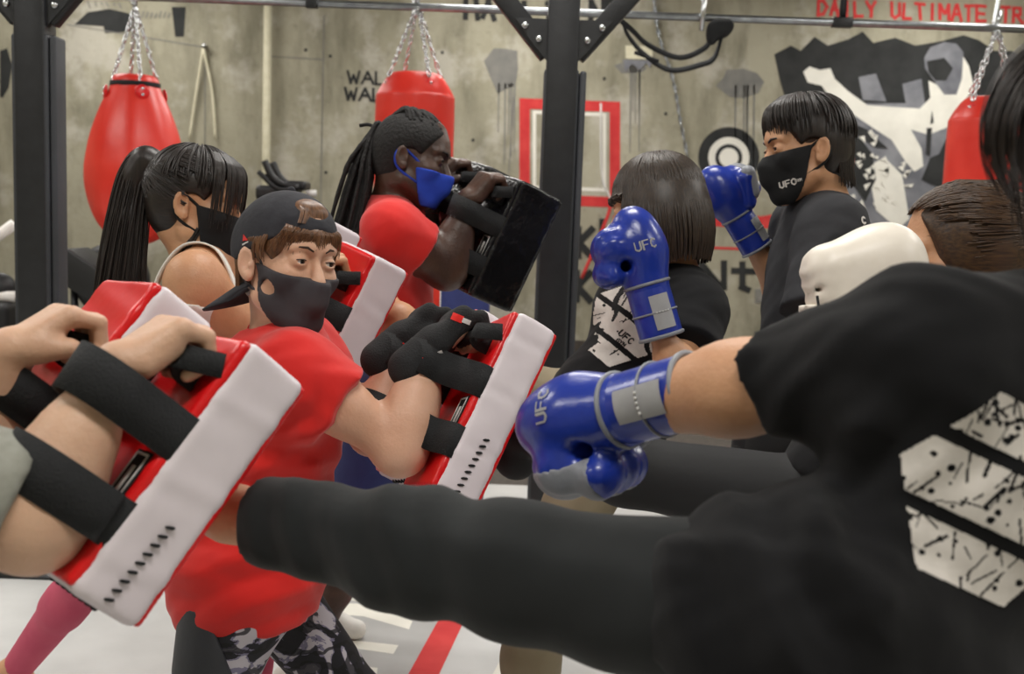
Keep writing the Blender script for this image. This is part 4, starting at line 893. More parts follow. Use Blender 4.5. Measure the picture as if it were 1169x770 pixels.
hairball(A, skull_hair(H, .012), K['hair_brown'], scalp(H, 120, -180, 180, lambda a: 75 if abs(a) > 50 else 40), .008)
eyes(A, H)
# ================================================================== the woman in the cap
LB = D(-.41, -.86, -.30); TB = D(.833, -.488, .26)
pBn = kick_pad(P(593, 353, 1.98), LB, TB, 'white and red kick pad on the capped person, the nearer of the two', (.36, .088, .19))
pBf = kick_pad(P(593, 353, 1.98) + pBn[3] * .205 + _u * .040, LB, TB, 'white and red kick pad on the far forearm of the person in the cap', (.36, .088, .19))
J = {}; hR = holder_arm(J, 'R', pBn); hL = holder_arm(J, 'L', pBf)
J['shR'] = P(338, 428, 1.93); J['shL'] = P(345, 402, 2.24); J['neck'] = P(318, 384, 2.10); J['pelvis'] = P(283, 640, 2.12); T = tframe(J)
J['hipR'] = J['pelvis'] + T[0] * .085 - A3((0, 0, .04)); J['hipL'] = J['pelvis'] - T[0] * .085 - A3((0, 0, .04))
J['knR'] = J['hipR'] + A3((-.10, -.05, -.345)); J['knL'] = J['hipL'] + A3((.22, .03, -.30)); J['anR'] = A3((J['knR'][0] - .12, J['knR'][1] + .05, .075)); J['anL'] = A3((J['knL'][0] + .02, J['knL'][1] + .03, .075))
for s in 'LR': J['toe' + s] = J['an' + s] + A3((.18, -.06, -.03))
HB = Fr(P(329, 303, 2.03), tilt(frame(D(.70, -.10, -.70), _u * .99 + _r * .06), 0, 0, 0), 1.0)
B = thing('person', 'person in a backward black cap, grey mask, red t-shirt and patterned leggings', 'person', ground(J['pelvis']))
bB = body(B, J, HB, 'skin_light', .98, .009, [dict(a=hR['a']), dict(a=hL['a'])], bust=.9, headfine=.003, extra=[rc(J['elR'], lerp(J['elR'], J['wrR'], .5), .044, .042, .03)])
fl = lambda *q: [P(x, y, d) for x, y, d in q]
sB = shirt(B, J, HB, 'red_shirt', i=.02, hem=(P(280, 703, 2.1), D(.07, -1, .12)), sleeve=dict(L=.5, R=.40), h=.007, bust=.95, flare=.004, neck_r=.066, sl=dict(L=.012, R=.02), amp=.004,
      extra=[rc(P(300, 480, 2.08), P(285, 640, 2.1), .13, .145, .06)],
      folds=[drape(P(290, 620, 1.98), .18, D(.15, -1, 0), 72, .012), cut(P(280, 702, 2.1), D(.07, -1, .12)), drape(P(330, 500, 1.92), .10, D(.5, -.8, 0), 90, .007), drape(P(375, 470, 1.9), .07, D(1, -.1, 0), 110, .005), drape(P(250, 500, 1.98), .12, D(.9, -.5, 0), 75, .008)])
# the hem seam
def legging_mat():
    m = bpy.data.materials.new('patterned_leggings'); m.use_nodes = True; nt = m.node_tree; N = nt.nodes; L = nt.links; b = N['Principled BSDF']; b.inputs['Roughness'].default_value = .7
    tc = N.new('ShaderNodeTexCoord'); vo = N.new('ShaderNodeTexVoronoi'); vo.feature = 'DISTANCE_TO_EDGE'; vo.inputs['Scale'].default_value = 13
    no = N.new('ShaderNodeTexNoise'); no.inputs['Scale'].default_value = 9; no.inputs['Detail'].default_value = 5; no.inputs['Distortion'].default_value = 2.2
    wv = N.new('ShaderNodeTexWave'); wv.wave_type = 'RINGS'; wv.inputs['Scale'].default_value = 6; wv.inputs['Distortion'].default_value = 9; wv.inputs['Detail'].default_value = 3; wv.inputs['Detail Scale'].default_value = 2.5
    for n in (vo, no, wv): L.new(tc.outputs['Object'], n.inputs['Vector'])
    r1 = N.new('ShaderNodeValToRGB'); r1.color_ramp.interpolation = 'CONSTANT'; r1.color_ramp.elements[0].color = lin('#15141c'); r1.color_ramp.elements[1].color = lin('#b9b4bd'); r1.color_ramp.elements[1].position = .52
    e = r1.color_ramp.elements.new(.485); e.color = lin('#7a768e'); L.new(no.outputs['Fac'], r1.inputs['Fac'])
    r2 = N.new('ShaderNodeValToRGB'); r2.color_ramp.elements[0].position = .16; r2.color_ramp.elements[1].position = .26; r2.color_ramp.elements[0].color = (.012, .010, .02, 1); r2.color_ramp.elements[1].color = (1, 1, 1, 1); L.new(wv.outputs['Color'], r2.inputs['Fac'])
    x = N.new('ShaderNodeMix'); x.data_type = 'RGBA'; x.blend_type = 'MULTIPLY'; x.inputs[0].default_value = .9; L.new(r1.outputs['Color'], x.inputs[6]); L.new(r2.outputs['Color'], x.inputs[7]); L.new(x.outputs[2], b.inputs['Base Color']); return m
pants(B, J, legging_mat(), w=.97, i=.008, ends=.9, waist=.0)
q = J['hipR']
sB2 = sdfobj('hip_panel', [grp([rc(J['hipR'] + A3((-.005, .0, .1)), lerp(J['hipR'], J['knR'], .4), .0885 + .0110, .074 + .0110, .03), ], .001), cut(P(246, 700, 2.0), D(1, .35, .1)), cut(P(250, 690, 2.0), _u)], .006, 'foam_black', B, label='plain dark side panel of the leggings')
# cap
def cap(parent, H, brim_dir, m):
    R = H.R; c_ = H(0, -.012, .048); pr = [grp([el(c_, A3([.086, .108, .090]) * H.k, R, .01), el(H(0, -.05, .02), A3([.078, .072, .075]) * H.k, R, .03)], .001)]
    pr += [cut(H(0, .090, .064), R.T @ nrm((0, .46, -1))), cut(H(0, -.05, .000), R.T @ nrm((0, -.14, -1))), el(H(0, .088, .104), A3([.030, .05, .017]) * H.k, R, .003, 'sub')]
    cp = sdfobj('cap', pr, .0045, m, parent); bd = nrm(brim_dir); sd = nrm(np.cross(R[2], bd)); up = np.cross(bd, sd); 
    if up @ R[2] < 0: up = -up
    V, F2 = [], []; n = 22; base = H(0, -.03, .005)
    for k_ in (0, 1):
        for j in range(7):
            for i in range(n):
                a = -1 + 2 * i / (n - 1); t = j / 6; L_ = .075 + .098 * t * math.sqrt(max(0, 1 - a * a)) ** .6 if j else .06
                V.append(base + sd * a * (.078 - .012 * t * abs(a)) + bd * (L_ * (1 - .25 * a * a)) - up * (.022 * a * a + .006 * t + k_ * .004))
    idx = lambda k_, j, i: k_ * 7 * n + j * n + i
    for j in range(6):
        for i in range(n - 1): F2 += [(idx(0, j, i), idx(0, j, i + 1), idx(0, j + 1, i + 1), idx(0, j + 1, i)), (idx(1, j + 1, i), idx(1, j + 1, i + 1), idx(1, j, i + 1), idx(1, j, i))]
    for i in range(n - 1): F2.append((idx(0, 6, i), idx(0, 6, i + 1), idx(1, 6, i + 1), idx(1, 6, i)))
    obj('brim', V, F2, K[m], cp); 
    V, Q = sdf([rc(H(0, -.012, .138), H(0, -.012, .138), .008, k=.001)], .003); obj('top_button', V, Q, K[m], cp); return cp
cpB = cap(B, HB, D(-.90, -.50, .12), 'cap')
o_ = P(284, 275, 2.0) - _f * .3
decal(cpB, cpB, o_, _f, nrm(_r - _u * .15), nrm(_u + _r * .15), .015, .015, lambda u, v: inpoly(u, v, [(-.006, .009), (.007, -.001), (-.006, -.003)]), K['red_shirt'], 30, 'red_emblem')
decal(cpB, cpB, o_, _f, nrm(_r - _u * .15), nrm(_u + _r * .15), .015, .015, lambda u, v: inpoly(u, v, [(-.006, -.0085), (.007, -.002), (.007, -.0045), (-.006, -.0115)]), K['patch_white'], 30, 'white_emblem')
# hair under the cap: fringe swept over the brow, short sides
st = MB()
rd = random.Random(11)
for i in range(420):
    x0 = rd.uniform(-.05, .055); p0 = (x0, .078 - abs(x0) * .35, .078); sw = rd.uniform(-.012, .03) * (1 if x0 > -.01 else -.6); ln = rd.uniform(.028, .052) + .018 * abs(x0) / .05
    p1 = (x0 + sw * .5, .0985 - abs(x0) * .4, .060); p2 = (x0 + sw, .103 - abs(x0 + sw) * .55, .088 - ln); st.tube(spline([HB(p0[0], p0[1] - .016, p0[2] - .004), HB(p0[0], p0[1] + .006, p0[2] - .006), HB(*p1), HB(*p2)], 4), np.linspace(.0016, .0005, 13), 5, cap=False)
for i in range(200):
    sx = rd.choice((-1, 1)); y = rd.uniform(-.085, .040); z1 = -.045 if y < -.03 else (.012 if y > .012 else .015); z1 += rd.uniform(-.012, .012)
    if -.030 < y < .012: z1 = .028
    rx = .080 * math.sqrt(max(.1, 1 - (y / .105) ** 2)); st.tube(spline([HB(sx * rx, y, .05), HB(sx * (rx + .005), y - .003, (.05 + z1) / 2), HB(sx * (rx - .001), y - .006, z1)], 4), np.linspace(.0024, .0008, 9), 5, cap=False)
for i in range(60): x0 = rd.uniform(-.026, .026); st.tube(spline([HB(x0, .048, .112), HB(x0 + .004, .068, .104), HB(x0 + .012, .080, .088), HB(x0 + .018, .084, .076)], 4), np.linspace(.0018, .0010, 13), 5, cap=False)
hairball(B, skull_hair(HB, .0095, low=-.055, front=(0, .084, .068)) + [el(HB(0, .044, .096), (.040, .036, .026), HB.R, .01)], K['hair_fringe'], st, .005)
eyes(B, HB, look=(-.38, 1, .03)); brows(B, HB, K['brow'], .0024); lashes(B, HB, K['hair_black'])
mask_mesh(B, HB, K['mask_grey'], top=((0, .1, -.022), (0, .22, 1)), back=.004, low=-.130, holes=(((.060, .036, -.042), (.03, .0180, .0140)), ((-.060, .036, -.042), (.03, .0180, .0140))))
# black training gloves with bare fingertips
def mitt(parent, a, k=1.0, mark=True):
    wr, F, N, S = a; F = nrm(F); N = nrm(N - F * (N @ F)); S = nrm(S - F * (S @ F) - N * (S @ N)); p = lambda f, n, s: wr + F * f + N * n + S * s
    pr = [rc(p(-.055, .0, 0), p(.01, 0, 0), .038, .036, .02), bx(p(.042, -.001, 0), (.050, .021, .046), np.array([F, N, S]), rd=.018, k=.02), bx(p(.077, -.004, 0), (.022, .020, .044), np.array([F, N, S]), rd=.016, k=.012)]
    for s_ in (.031, .0105, -.0105, -.030): pr.append(rc(p(.081, 0, s_), p(.104, .018, s_ * .98), .0145, .0135, .004)); pr.append(rc(p(.104, .018, s_ * .98), p(.095, .040, s_ * .95), .0135, .0125, .004))
    pr.append(rc(p(.02, .01, .026), p(.05, .024, .043), .020, .0155, .012)); g = sdfobj('training_glove', pr, .0042, 'webbing', parent, label='black padded hand glove')
    if mark:
        b = MB(); R = np.array([F, N, S])
        b.box(p(.060, -.0245, 0), (.012, .0012, .030), R, .0008); b.build('red_stripe', K['red_shirt'], g); b = MB(); b.box(p(.045, -.0240, .004), (.004, .0014, .016), R, .0008); b.build('white_mark', K['patch_white'], g)
    return g
m1 = mitt(B, hR['a'], mark=False); m2 = mitt(B, hL['a'], mark=False)
def mittmark(g, px, py, rot, s=1.0):
    c_, n_ = math.cos(math.radians(rot)), math.sin(math.radians(rot)); U_, V_ = _r * c_ + _u * n_, -_r * n_ + _u * c_; o = P(px, py, 1.9) - _f * .3
    decal(g, g, o, _f, U_, V_, .022 * s, .012 * s, lambda u, v: (np.abs(u + .008 * s) < .011 * s) & (np.abs(v) < .0065 * s), K['red_shirt'], 40, 'red_print'); decal(g, g, o, _f, U_, V_, .022 * s, .012 * s, lambda u, v: (np.abs(u - .010 * s) < .008 * s) & (np.abs(v) < .0045 * s), K['patch_white'], 40, 'white_print', lift=.002)
mittmark(m1, 524, 364, -22); mittmark(m1, 492, 408, 25); mittmark(m2, 452, 402, -30)
# ================================================================== the woman with the ponytail
LC = D(-.44, -.90, .0); TC = D(.60, -.52, .62)
pCn = kick_pad(P(430, 292, 2.46), LC, TC, 'white and red kick pad right of the capped person\'s face, held by the ponytailed person', (.38, .10, .19))
pCf = kick_pad(P(430, 292, 2.46) + pCn[3] * .225 - pCn[1] * .03 - pCn[2] * .02, LC, TC, 'white and red kick pad half hidden behind the one beside the capped person\'s face', (.38, .10, .19), lace=False)
J = {}; hR = holder_arm(J, 'R', pCn, w0=-.01); hL = holder_arm(J, 'L', pCf)
J['shR'] = P(222, 318, 2.36); J['shL'] = P(262, 306, 2.68); J['neck'] = P(232, 292, 2.53); J['pelvis'] = P(228, 505, 2.52); T = tframe(J)
J['hipR'] = J['pelvis'] + T[0] * .08 - A3((0, 0, .04)); J['hipL'] = J['pelvis'] - T[0] * .08 - A3((0, 0, .04))
J['knR'] = P(300, 620, 2.42); J['anR'] = A3((J['knR'][0] - .05, J['knR'][1], .075)); J['knL'] = P(106, 650, 2.74); J['anL'] = P(16, 768, 3.02)
J['toeR'] = J['anR'] + A3((.2, 0, -.03)); J['toeL'] = J['anL'] + A3((.10, .02, -.06))
HC = Fr(P(224, 237, 2.50), frame(D(1, -.16, .02), _u + _r * .05))
Cp = thing('person', 'person with a long dark ponytail, black mask and white tank top', 'person', ground(J['pelvis']))
body(Cp, J, HC, 'skin_tan', .93, .009, [dict(a=hR['a']), dict(a=hL['a'])], bust=.9)
T = tframe(J); pr = [grp(torso_prims(J, .008, .93, .95), .001), cut(lerp(J['pelvis'], J['neck'], .72), T[2] * 1.0 + T[1] * .1)]
sdfobj('tank_top', pr, .008, 'white_cloth', Cp)
for s, sg in (('R', 1), ('L', -1)):
    m = MB(); c0 = lerp(J['shR' if sg > 0 else 'shL'], J['neck'], .38)
    m.ribbon(spline([c0 - T[1] * .105 - T[2] * .13, c0 - T[1] * .085 - T[2] * .02, c0 - T[1] * .03 + T[2] * .052, c0 + T[1] * .04 + T[2] * .045, c0 + T[1] * .085 - T[2] * .04, c0 + T[1] * .098 - T[2] * .10], 6), T[0], .032, .004); m.build('shoulder_strap', K['white_cloth'], Cp)
pants(Cp, J, 'pink', w=.93, i=.006, ends=.93, name='pink_leggings')
for s in 'R': shoe(Cp, J, s)
mask_mesh(Cp, HC, K['mask_black'], top=((0, .1, -.008), (0, .12, 1)), back=.018, low=-.130)
m = scalp(HC, 420, -180, 180, lambda a: 62 if abs(a) < 40 else (92 if abs(a) < 75 else 84), off=.010, crown=(0, -.04, 1), r=.002)
rd = random.Random(4)
for i in range(170):      # fringe and face-framing locks
    sx = rd.choice((-1, 1)); a = math.radians(rd.uniform(5, 62)); ln = rd.uniform(.05, .11) if a > .5 else rd.uniform(.03, .065)
    x, y = .080 * math.sin(a) * sx, .104 * math.cos(a); m.tube(spline([HC(x * .6, y * .6, .125), HC(x * .95, y * .92, .10), HC(x * 1.05, y * 1.02, .06), HC(x * 1.04, y * 1.0 + .004, .06 - ln)], 4), np.linspace(.0022, .0006, 13), 5, cap=False)
m.V += [q for q in []]; m2_ = pullback(HC, 1000, 165, (-.105, .082), 8, .0022, (42, 122)); m.add(np.concatenate(m2_.V), m2_.F)
hairball(Cp, skull_hair(HC, .010, front=(0, .07, .07), low=-.062), K['hair_black_pulled'], m, .005)
tp = [HC(0, -.095, .075), HC(0, -.128, .085), HC(-.0, -.146, .045), HC(.005, -.146, -.05), HC(.01, -.140, -.16), HC(.015, -.13, -.27), HC(.02, -.12, -.34)]
V, Q = sdf([rc(a_, b_, .032 - .0030 * i, .030 - .0030 * i, .03) for i, (a_, b_) in enumerate(zip(tp[:-1], tp[1:]))], .007)
tm = tail(tp, .026, .060, .25, 420, .0021, 5); obj('ponytail', np.concatenate([V, np.concatenate(tm.V)]), [tuple(f) for f in Q] + [tuple(i + len(V) for i in f) for f in tm.F], K['hair_black'], Cp)
V, Q = sdf([rc(HC(0, -.098, .078), HC(0, -.112, .081), .028, k=.001)], .004); obj('hair_tie', V, Q, K['red_shirt'], Cp, label='red hair tie')
m = tail([HC(.06, .03, -.05), HC(.07, .01, -.12), HC(.06, .04, -.2)], .006, .010, .3, 26, .0015, 9); m.build('hair_strand', K['hair_black'], Cp)
# ================================================================== the man with dreadlocks
LD_ = D(-.42, -.90, .04); TD = D(.80, -.30, .52)
pDn = kick_pad(P(597, 205, 2.92), LD_, TD, 'black leather kick pad held by the person with dreadlocks, the nearer of the pair', (.34, .145, .16), ('vinyl_black', 'vinyl_black'), lace=False)
pDf = kick_pad(P(597, 205, 2.92) + pDn[3] * .175 - pDn[1] * .01 - pDn[2] * .02, LD_, TD, 'black leather kick pad partly hidden behind the dreadlocked person\'s nearer pad', (.34, .145, .16), ('vinyl_black', 'vinyl_black'), lace=False)
J = {}; hR = holder_arm(J, 'R', pDn, te=-.066, w0=-.02); hL = holder_arm(J, 'L', pDf)
J['shR'] = P(447, 262, 2.86); J['shL'] = P(473, 248, 3.22); J['neck'] = P(448, 228, 3.06); J['pelvis'] = P(452, 432, 3.08); T = tframe(J)
J['hipR'] = J['pelvis'] + T[0] * .09 - A3((0, 0, .04)); J['hipL'] = J['pelvis'] - T[0] * .09 - A3((0, 0, .04))
J['knR'] = J['hipR'] + A3((-.10, .0, -.42)); J['anR'] = A3((J['knR'][0] - .14, J['knR'][1] + .05, .08)); f_ = on_z(366, 716, 0.03); J['anL'] = A3((f_[0] - .05, f_[1], .08)); J['knL'] = lerp(J['hipL'], J['anL'], .5) + A3((.10, -.03, 0))
for s in 'LR': J['toe' + s] = J['an' + s] + A3((.2, -.02, -.03))
HD = Fr(P(471, 184, 2.98), frame(D(.96, -.20, -.12), _u + _r * .12))
Dm = thing('person', 'person with long dreadlocks, blue mask and red t-shirt holding black kick pads', 'person', ground(J['pelvis']))
body(Dm, J, HD, 'skin_dark', 1.08, .010, [dict(a=hR['a']), dict(a=hL['a'])], neck_r=.060, extra=[rc(J['shR'], J['elR'], .058, .050, .04), rc(J['elR'], lerp(J['elR'], J['wrR'], .5), .052, .042, .03)])
shirt(Dm, J, HD, 'red_shirt', w=1.1, h=.009, sleeve=dict(L=.5, R=.52), i=.012, amp=.003, sl=dict(L=.014, R=.016)); pants(Dm, J, 'blue_vinyl', w=1.08, ends=dict(L=-.15, R=-.15), h=.011, i=.02, name='shorts')
shoe(Dm, J, 'L'); shoe(Dm, J, 'R')
mask_mesh(Dm, HD, K['mask_blue'], top=((0, .1, -.022), (0, .0, 1)), back=.022, low=-.118); eyes(Dm, HD, (0, 1, -.2)); brows(Dm, HD, K['hair_dread']); lashes(Dm, HD, K['hair_dread'])
m = MB(); rd = random.Random(8); D0 = HD(0, -.085, .055)
for i in range(64):       # locks drawn back over the scalp to the tie
    a = math.radians(rd.uniform(-100, 100)); t0 = math.radians(rd.uniform(38, 60)); rr = rd.uniform(.0045, .0065)
    q = [HD(.078 * math.sin(t0) * math.sin(a), -.012 + .100 * math.sin(t0) * math.cos(a), .045 + .088 * math.cos(t0)), HD(.080 * math.sin(t0 * .6) * math.sin(a), -.035 + .06 * math.cos(a) * math.sin(t0), .047 + .093 * math.cos(t0 * .55)), HD(.03 * math.sin(a), -.085, .085), D0 + HD.R[1] * -.02]
    m.tube(spline(q, 6), [rr * (1 + .12 * (k_ % 2)) for k_ in range(19)], 6)
hairball(Dm, skull_hair(HD, .010, front=(0, .072, .072)), K['hair_dread'], m, .006)
m = MB()
for i in range(46):
    rr = rd.uniform(.005, .0075); sx = rd.uniform(-.05, .05); sp = rd.uniform(-.05, .05); ln = rd.uniform(.20, .36)
    q = [D0, HD(sx * .4, -.115, .062 + rd.uniform(-.01, .02)), HD(sx, -.132 + sp * .5, -.02), HD(sx * 1.2, -.135 + sp * .8, -.10), HD(sx * 1.3, -.145 + sp, -ln)]
    n_ = 25; m.tube(spline(q, 6), [rr * (1 + .16 * math.sin(k_ * 2.1)) * (1 - .5 * (k_ / n_) ** 3) for k_ in range(n_)], 7)
m.tube(spline([D0, HD(0, -.135, .075), HD(.0, -.165, .068)], 4), .005, 6); m.build('dreadlocks', K['hair_dread'], Dm)
# ================================================================== the woman with the bob
J = {}; J['neck'] = P(773, 308, 2.66); J['shL'] = P(792, 352, 2.52); J['shR'] = P(722, 338, 2.80); J['pelvis'] = P(690, 470, 2.66)
J['elL'] = P(776, 428, 2.36); J['wrL'] = P(755, 384, 2.34); J['elR'] = P(705, 430, 2.92); J['wrR'] = P(722, 372, 2.98)
T = tframe(J); J['hipL'] = P(700, 486, 2.58); J['hipR'] = P(676, 480, 2.74)
J['knR'] = P(560, 432, 2.74); J['anR'] = P(456, 366, 2.66); J['toeR'] = P(440, 330, 2.70)
J['knL'] = P(606, 700, 2.50); J['anL'] = A3((J['knL'][0] + .02, J['knL'][1] + .08, .08)); J['toeL'] = J['anL'] + A3((-.14, .12, -.03))
HE = Fr(P(747, 243, 2.62), frame(D(-.95, -.12, .30), _u + _r * .05))
E_ = thing('person', 'person with a brown bob and black t-shirt raising a blue boxing glove', 'person', ground(J['anL']))
body(E_, J, HE, 'skin_tan', .95, .009, bust=.8)
sE = shirt(E_, J, HE, 'black_shirt', w=1.0, i=.014, sleeve=dict(L=.70, R=.6), h=.008, bust=.8, sl=dict(L=.022, R=.014), hem=(J['pelvis'] - tframe(J)[2] * .04, -tframe(J)[2]))
pants(E_, J, 'khaki', w=.98, i=.014, ends=dict(L=.9, R=.9), name='khaki_trousers', amp=.003)
shoe(E_, J, 'L')
mask_mesh(E_, HE, K['mask_white'], top=((0, .1, -.01), (0, .1, 1)), back=.018, low=-.125)
m = MB(); rd = random.Random(2); ZB = -.125
def bobshape(a):     # a: compass from the front; how far the bob reaches down
    return -.125 if abs(a) > 66 else (.0 if abs(a) < 50 else -.05)
for i in range(900):
    a_ = rd.uniform(-180, 180); a = math.radians(a_); zb = bobshape(a_) + rd.uniform(-.008, .008); q = []
    if abs(a_) < 50: zb = .035 + rd.uniform(-.01, .01)
    for t in np.linspace(.1 + rd.random() * .25, 1, 10):
        th = min(t, .55) / .55 * math.pi / 2; fl_ = max(0, (t - .55) / .45); rx, ry = .094 + .016 * math.sin(fl_ * 2.6) - .012 * fl_ ** 3, .110 + .014 * math.sin(fl_ * 2.6) - .016 * fl_ ** 3
        of = rd.uniform(-.001, .0015); z = .045 + .100 * math.cos(th) if t < .55 else .045 + (zb - .045) * fl_
        s_ = math.sin(th); q.append(HE((rx + of) * s_ * math.sin(a), -.016 + (ry + of) * s_ * math.cos(a), z))
    m.tube(q, np.linspace(.0026, .0012, 10), 5, cap=False)
pr = [grp([el(HE(0, -.016, .045), (.092, .108, .098), HE.R, .02), el(HE(0, -.020, -.03), (.104, .114, .105), HE.R, .05)], .001), cut(HE(0, 0, -.112), -HE.R[2]), bx(HE(0, .128, -.09), (.088, .09, .125), HE.R, .02, .01, 'sub')]
hairball(E_, pr, K['hair_bob'], m, .006)
glove(E_, J['wrL'], P(728, 290, 2.34) - J['wrL'], D(-1, -.15, 0), D(0, 0, 1), 1.02, patch=D(.25, 0, -1), label='blue boxing glove raised before the shoulder', mark=D(.2, 0, -1))
glove(E_, J['wrR'], D(.1, 1, 0), D(-1, 0, .1), D(0, 0, -1), .95)
decal(sE, sE, P(704, 372, 2.56) - _f * .4, _f, _r, _u, .105, .105, hexlogo(.098, math.radians(-42), 5), K['print_white'], 110, 'hexagon_print')
cs_, sn_ = math.cos(math.radians(-42)), math.sin(math.radians(-42))
decal(sE, sE, P(711, 388, 2.56) - _f * .4, _f, _r * cs_ + _u * sn_, -_r * sn_ + _u * cs_, .030, .022, lambda u, v: txt(u, v, 'UFC', .014, .0032, 0, .008) | txt(u, v, 'GYM', .009, .0022, 0, -.009), K['print_black'], 60, 'shirt_lettering', lift=.0030)
decal(sE, sE, P(789, 406, 2.38) - _f * .3, _f, nrm(_r * .8 - _u * .6), nrm(_r * .6 + _u * .8), .020, .010, lambda u, v: txt(u, v, 'UFC', .011, .0026), K['print_white'], 44, 'sleeve_lettering')
# ================================================================== the man with the mullet
J = {}; J['neck'] = P(940, 226, 2.76); J['shL'] = P(950, 262, 2.60); J['shR'] = P(915, 256, 2.92); J['pelvis'] = P(905, 492, 2.76)
J['elL'] = P(893, 372, 2.44); J['wrL'] = P(862, 430, 2.28) ; J['elL'] = P(932, 390, 2.50); J['wrL'] = P(912, 440, 2.34); J['elR'] = P(902, 352, 3.0); J['wrR'] = P(864, 284, 2.88)
T = tframe(J)
for s, sg in (('R', 1), ('L', -1)):
    J['hip' + s] = J['pelvis'] + T[0] * .09 * sg - A3((0, 0, .04)); J['kn' + s] = J['hip' + s] + A3((-.12 if s == 'R' else .04, .05, -.42)); J['an' + s] = A3((J['kn' + s][0] + .10, J['kn' + s][1] + .02, .08)); J['toe' + s] = J['an' + s] + A3((-.2, .05, -.03))
HF = Fr(P(919, 175, 2.70), frame(D(-.985, -.07, -.13), _u - _r * .02))
F_ = thing('person', 'person with a dark mullet, black mask and charcoal t-shirt raising a blue glove', 'person', ground(J['pelvis']))
body(F_, J, HF, 'skin_tan', 1.05, .009, neck_r=.058, headfine=.0038)
sF = shirt(F_, J, HF, 'dark_shirt', w=1.08, i=.016, sleeve=dict(L=.78, R=.45), h=.008, sl=dict(L=.026, R=.014), neck_r=.068,
    folds=creases([fl((930, 275, 2.5), (915, 310, 2.44), (905, 350, 2.42)), fl((955, 275, 2.5), (950, 310, 2.47), (935, 350, 2.45)), fl((895, 300, 2.5), (905, 320, 2.45), (930, 330, 2.44))], .005, .02))
pants(F_, J, 'leggings_black', w=1.06, i=.022, ends=dict(L=-.2, R=-.2), name='shorts'); shoe(F_, J, 'L', 'rubber'); shoe(F_, J, 'R', 'rubber')
mk_ = mask_mesh(F_, HF, K['mask_black'], top=((0, .1, -.004), (0, .16, 1)), back=.012, low=-.125); eyes(F_, HF, (0, 1, -.1)); brows(F_, HF, K['hair_black']); lashes(F_, HF, K['hair_black'])
decal(mk_, mk_, P(905, 207, 2.62) - _f * .3, _f, nrm(_r + _u * .25), nrm(_u - _r * .25), .030, .014, lambda u, v: txt(u, v, 'UFC', .014, .0032, -.006) | txt(u, v, 'GYM', .006, .0014, .018), K['print_white'], 70, 'mask_lettering')
m = scalp(HF, 300, -180, 180, lambda a: 66 if abs(a) < 55 else (70 if abs(a) < 100 else 100), off=.014, r=.0026, seg=8)
rd = random.Random(21)
for i in range(420):
    a = math.radians(rd.uniform(-75, 75)); x0, y0 = .080 * math.sin(a), .100 * math.cos(a) - .012; z1 = .055 + rd.uniform(-.018, .014) - .012 * (abs(a) > .9)
    jx = rd.uniform(-.012, .012); m.tube(spline([HF(x0 * .55, y0 * .6, .140), HF(x0 * .95 + jx * .5, y0 * .98, .116), HF(x0 * 1.05 + jx, y0 * 1.09, .085), HF(x0 * 1.03 + jx * 1.5, y0 * 1.05, z1)], 3), np.linspace(.0026, .0006, 10), 5, cap=False)
for i in range(330):
    a = math.radians(rd.uniform(115, 245)); x0, y0 = .082 * math.sin(a), .100 * math.cos(a) - .012; ln = rd.uniform(.06, .115); out = rd.uniform(.0, .018)
    m.tube(spline([HF(x0 * .8, y0 * .85, .09), HF(x0 * 1.08, y0 * 1.08, .03), HF(x0 * .92, y0 * 1.05 , -.03), HF(x0 * .80, y0 * (1.0 + out * 5), -.03 - ln * .55)], 4), np.linspace(.0036, .0008, 13), 5, cap=False)
hairball(F_, skull_hair(HF, .013, front=(0, .070, .066), low=-.052), K['hair_black'], m, .005)
V, Q = sdf([grp([el(HF(0, -.012, .045), A3([.0775, .098, .084]), HF.R, .02)], .001), cut(HF(0, .045, 0), HF.R[1]), cut(HF(0, -.02, .012), -HF.R[2]), cut(HF(0, -.075, 0), -HF.R[1])], .005); obj('sideburn_fade', V, Q, K['brow'], F_)
glove(F_, J['wrR'], P(817, 206, 2.86) - J['wrR'], D(.35, .65, .3), D(.6, -.2, -.75), .90, palm=True, patch=D(.6, .2, -.6), label='blue boxing glove raised in front of the face')
glove(F_, J['wrL'], D(-.5, .2, -.75), D(.2, .5, .6), D(0, .4, .8), .8, label='blue boxing glove held low behind the foreground arm')
decal(sF, sF, P(897, 262, 2.6) - _f * .3, _f, _r, _u, .014, .016, lambda u, v: inpoly(u, v, [(-.008, -.012), (-.001, -.005), (.004, .010), (.008, .012), (.004, -.008)]), K['print_white'], 30, 'chest_print')
decal(sF, sF, P(975, 258, 2.6) - _f * .3, _f, _r, _u, .014, .022, lambda u, v: txt(u, v, 'C', .016, .0045, 0, .006) | inpoly(u, v, [(-.006, -.016), (.008, -.012), (.006, -.006), (-.004, -.008)]), K['print_white'], 30, 'back_print')
# ================================================================== the woman with the white glove
J = {}; J['neck'] = P(1110, 352, 1.92); J['shL'] = P(1075, 400, 1.76); J['shR'] = P(1130, 385, 2.06); J['pelvis'] = P(985, 560, 1.86)
J['elL'] = P(985, 450, 1.66); J['wrL'] = P(938, 358, 1.74); J['elR'] = P(1090, 470, 2.2); J['wrR'] = P(1040, 520, 2.25)
J['hipL'] = P(965, 585, 1.80); J['hipR'] = P(965, 575, 1.98); J['knL'] = P(712, 536, 1.88); J['anL'] = P(592, 488, 2.10); J['toeL'] = P(560, 440, 2.14)
J['anR'] = A3((J['hipR'][0] + .10, J['hipR'][1] + .05, .08)); J['knR'] = lerp(J['hipR'], J['anR'], .5) + A3((-.04, 0, 0)); J['toeR'] = J['anR'] + A3((-.1, .16, -.03))
HG = Fr(P(1102, 298, 1.93), frame(D(-.93, -.10, .28), _u + _r * .05))
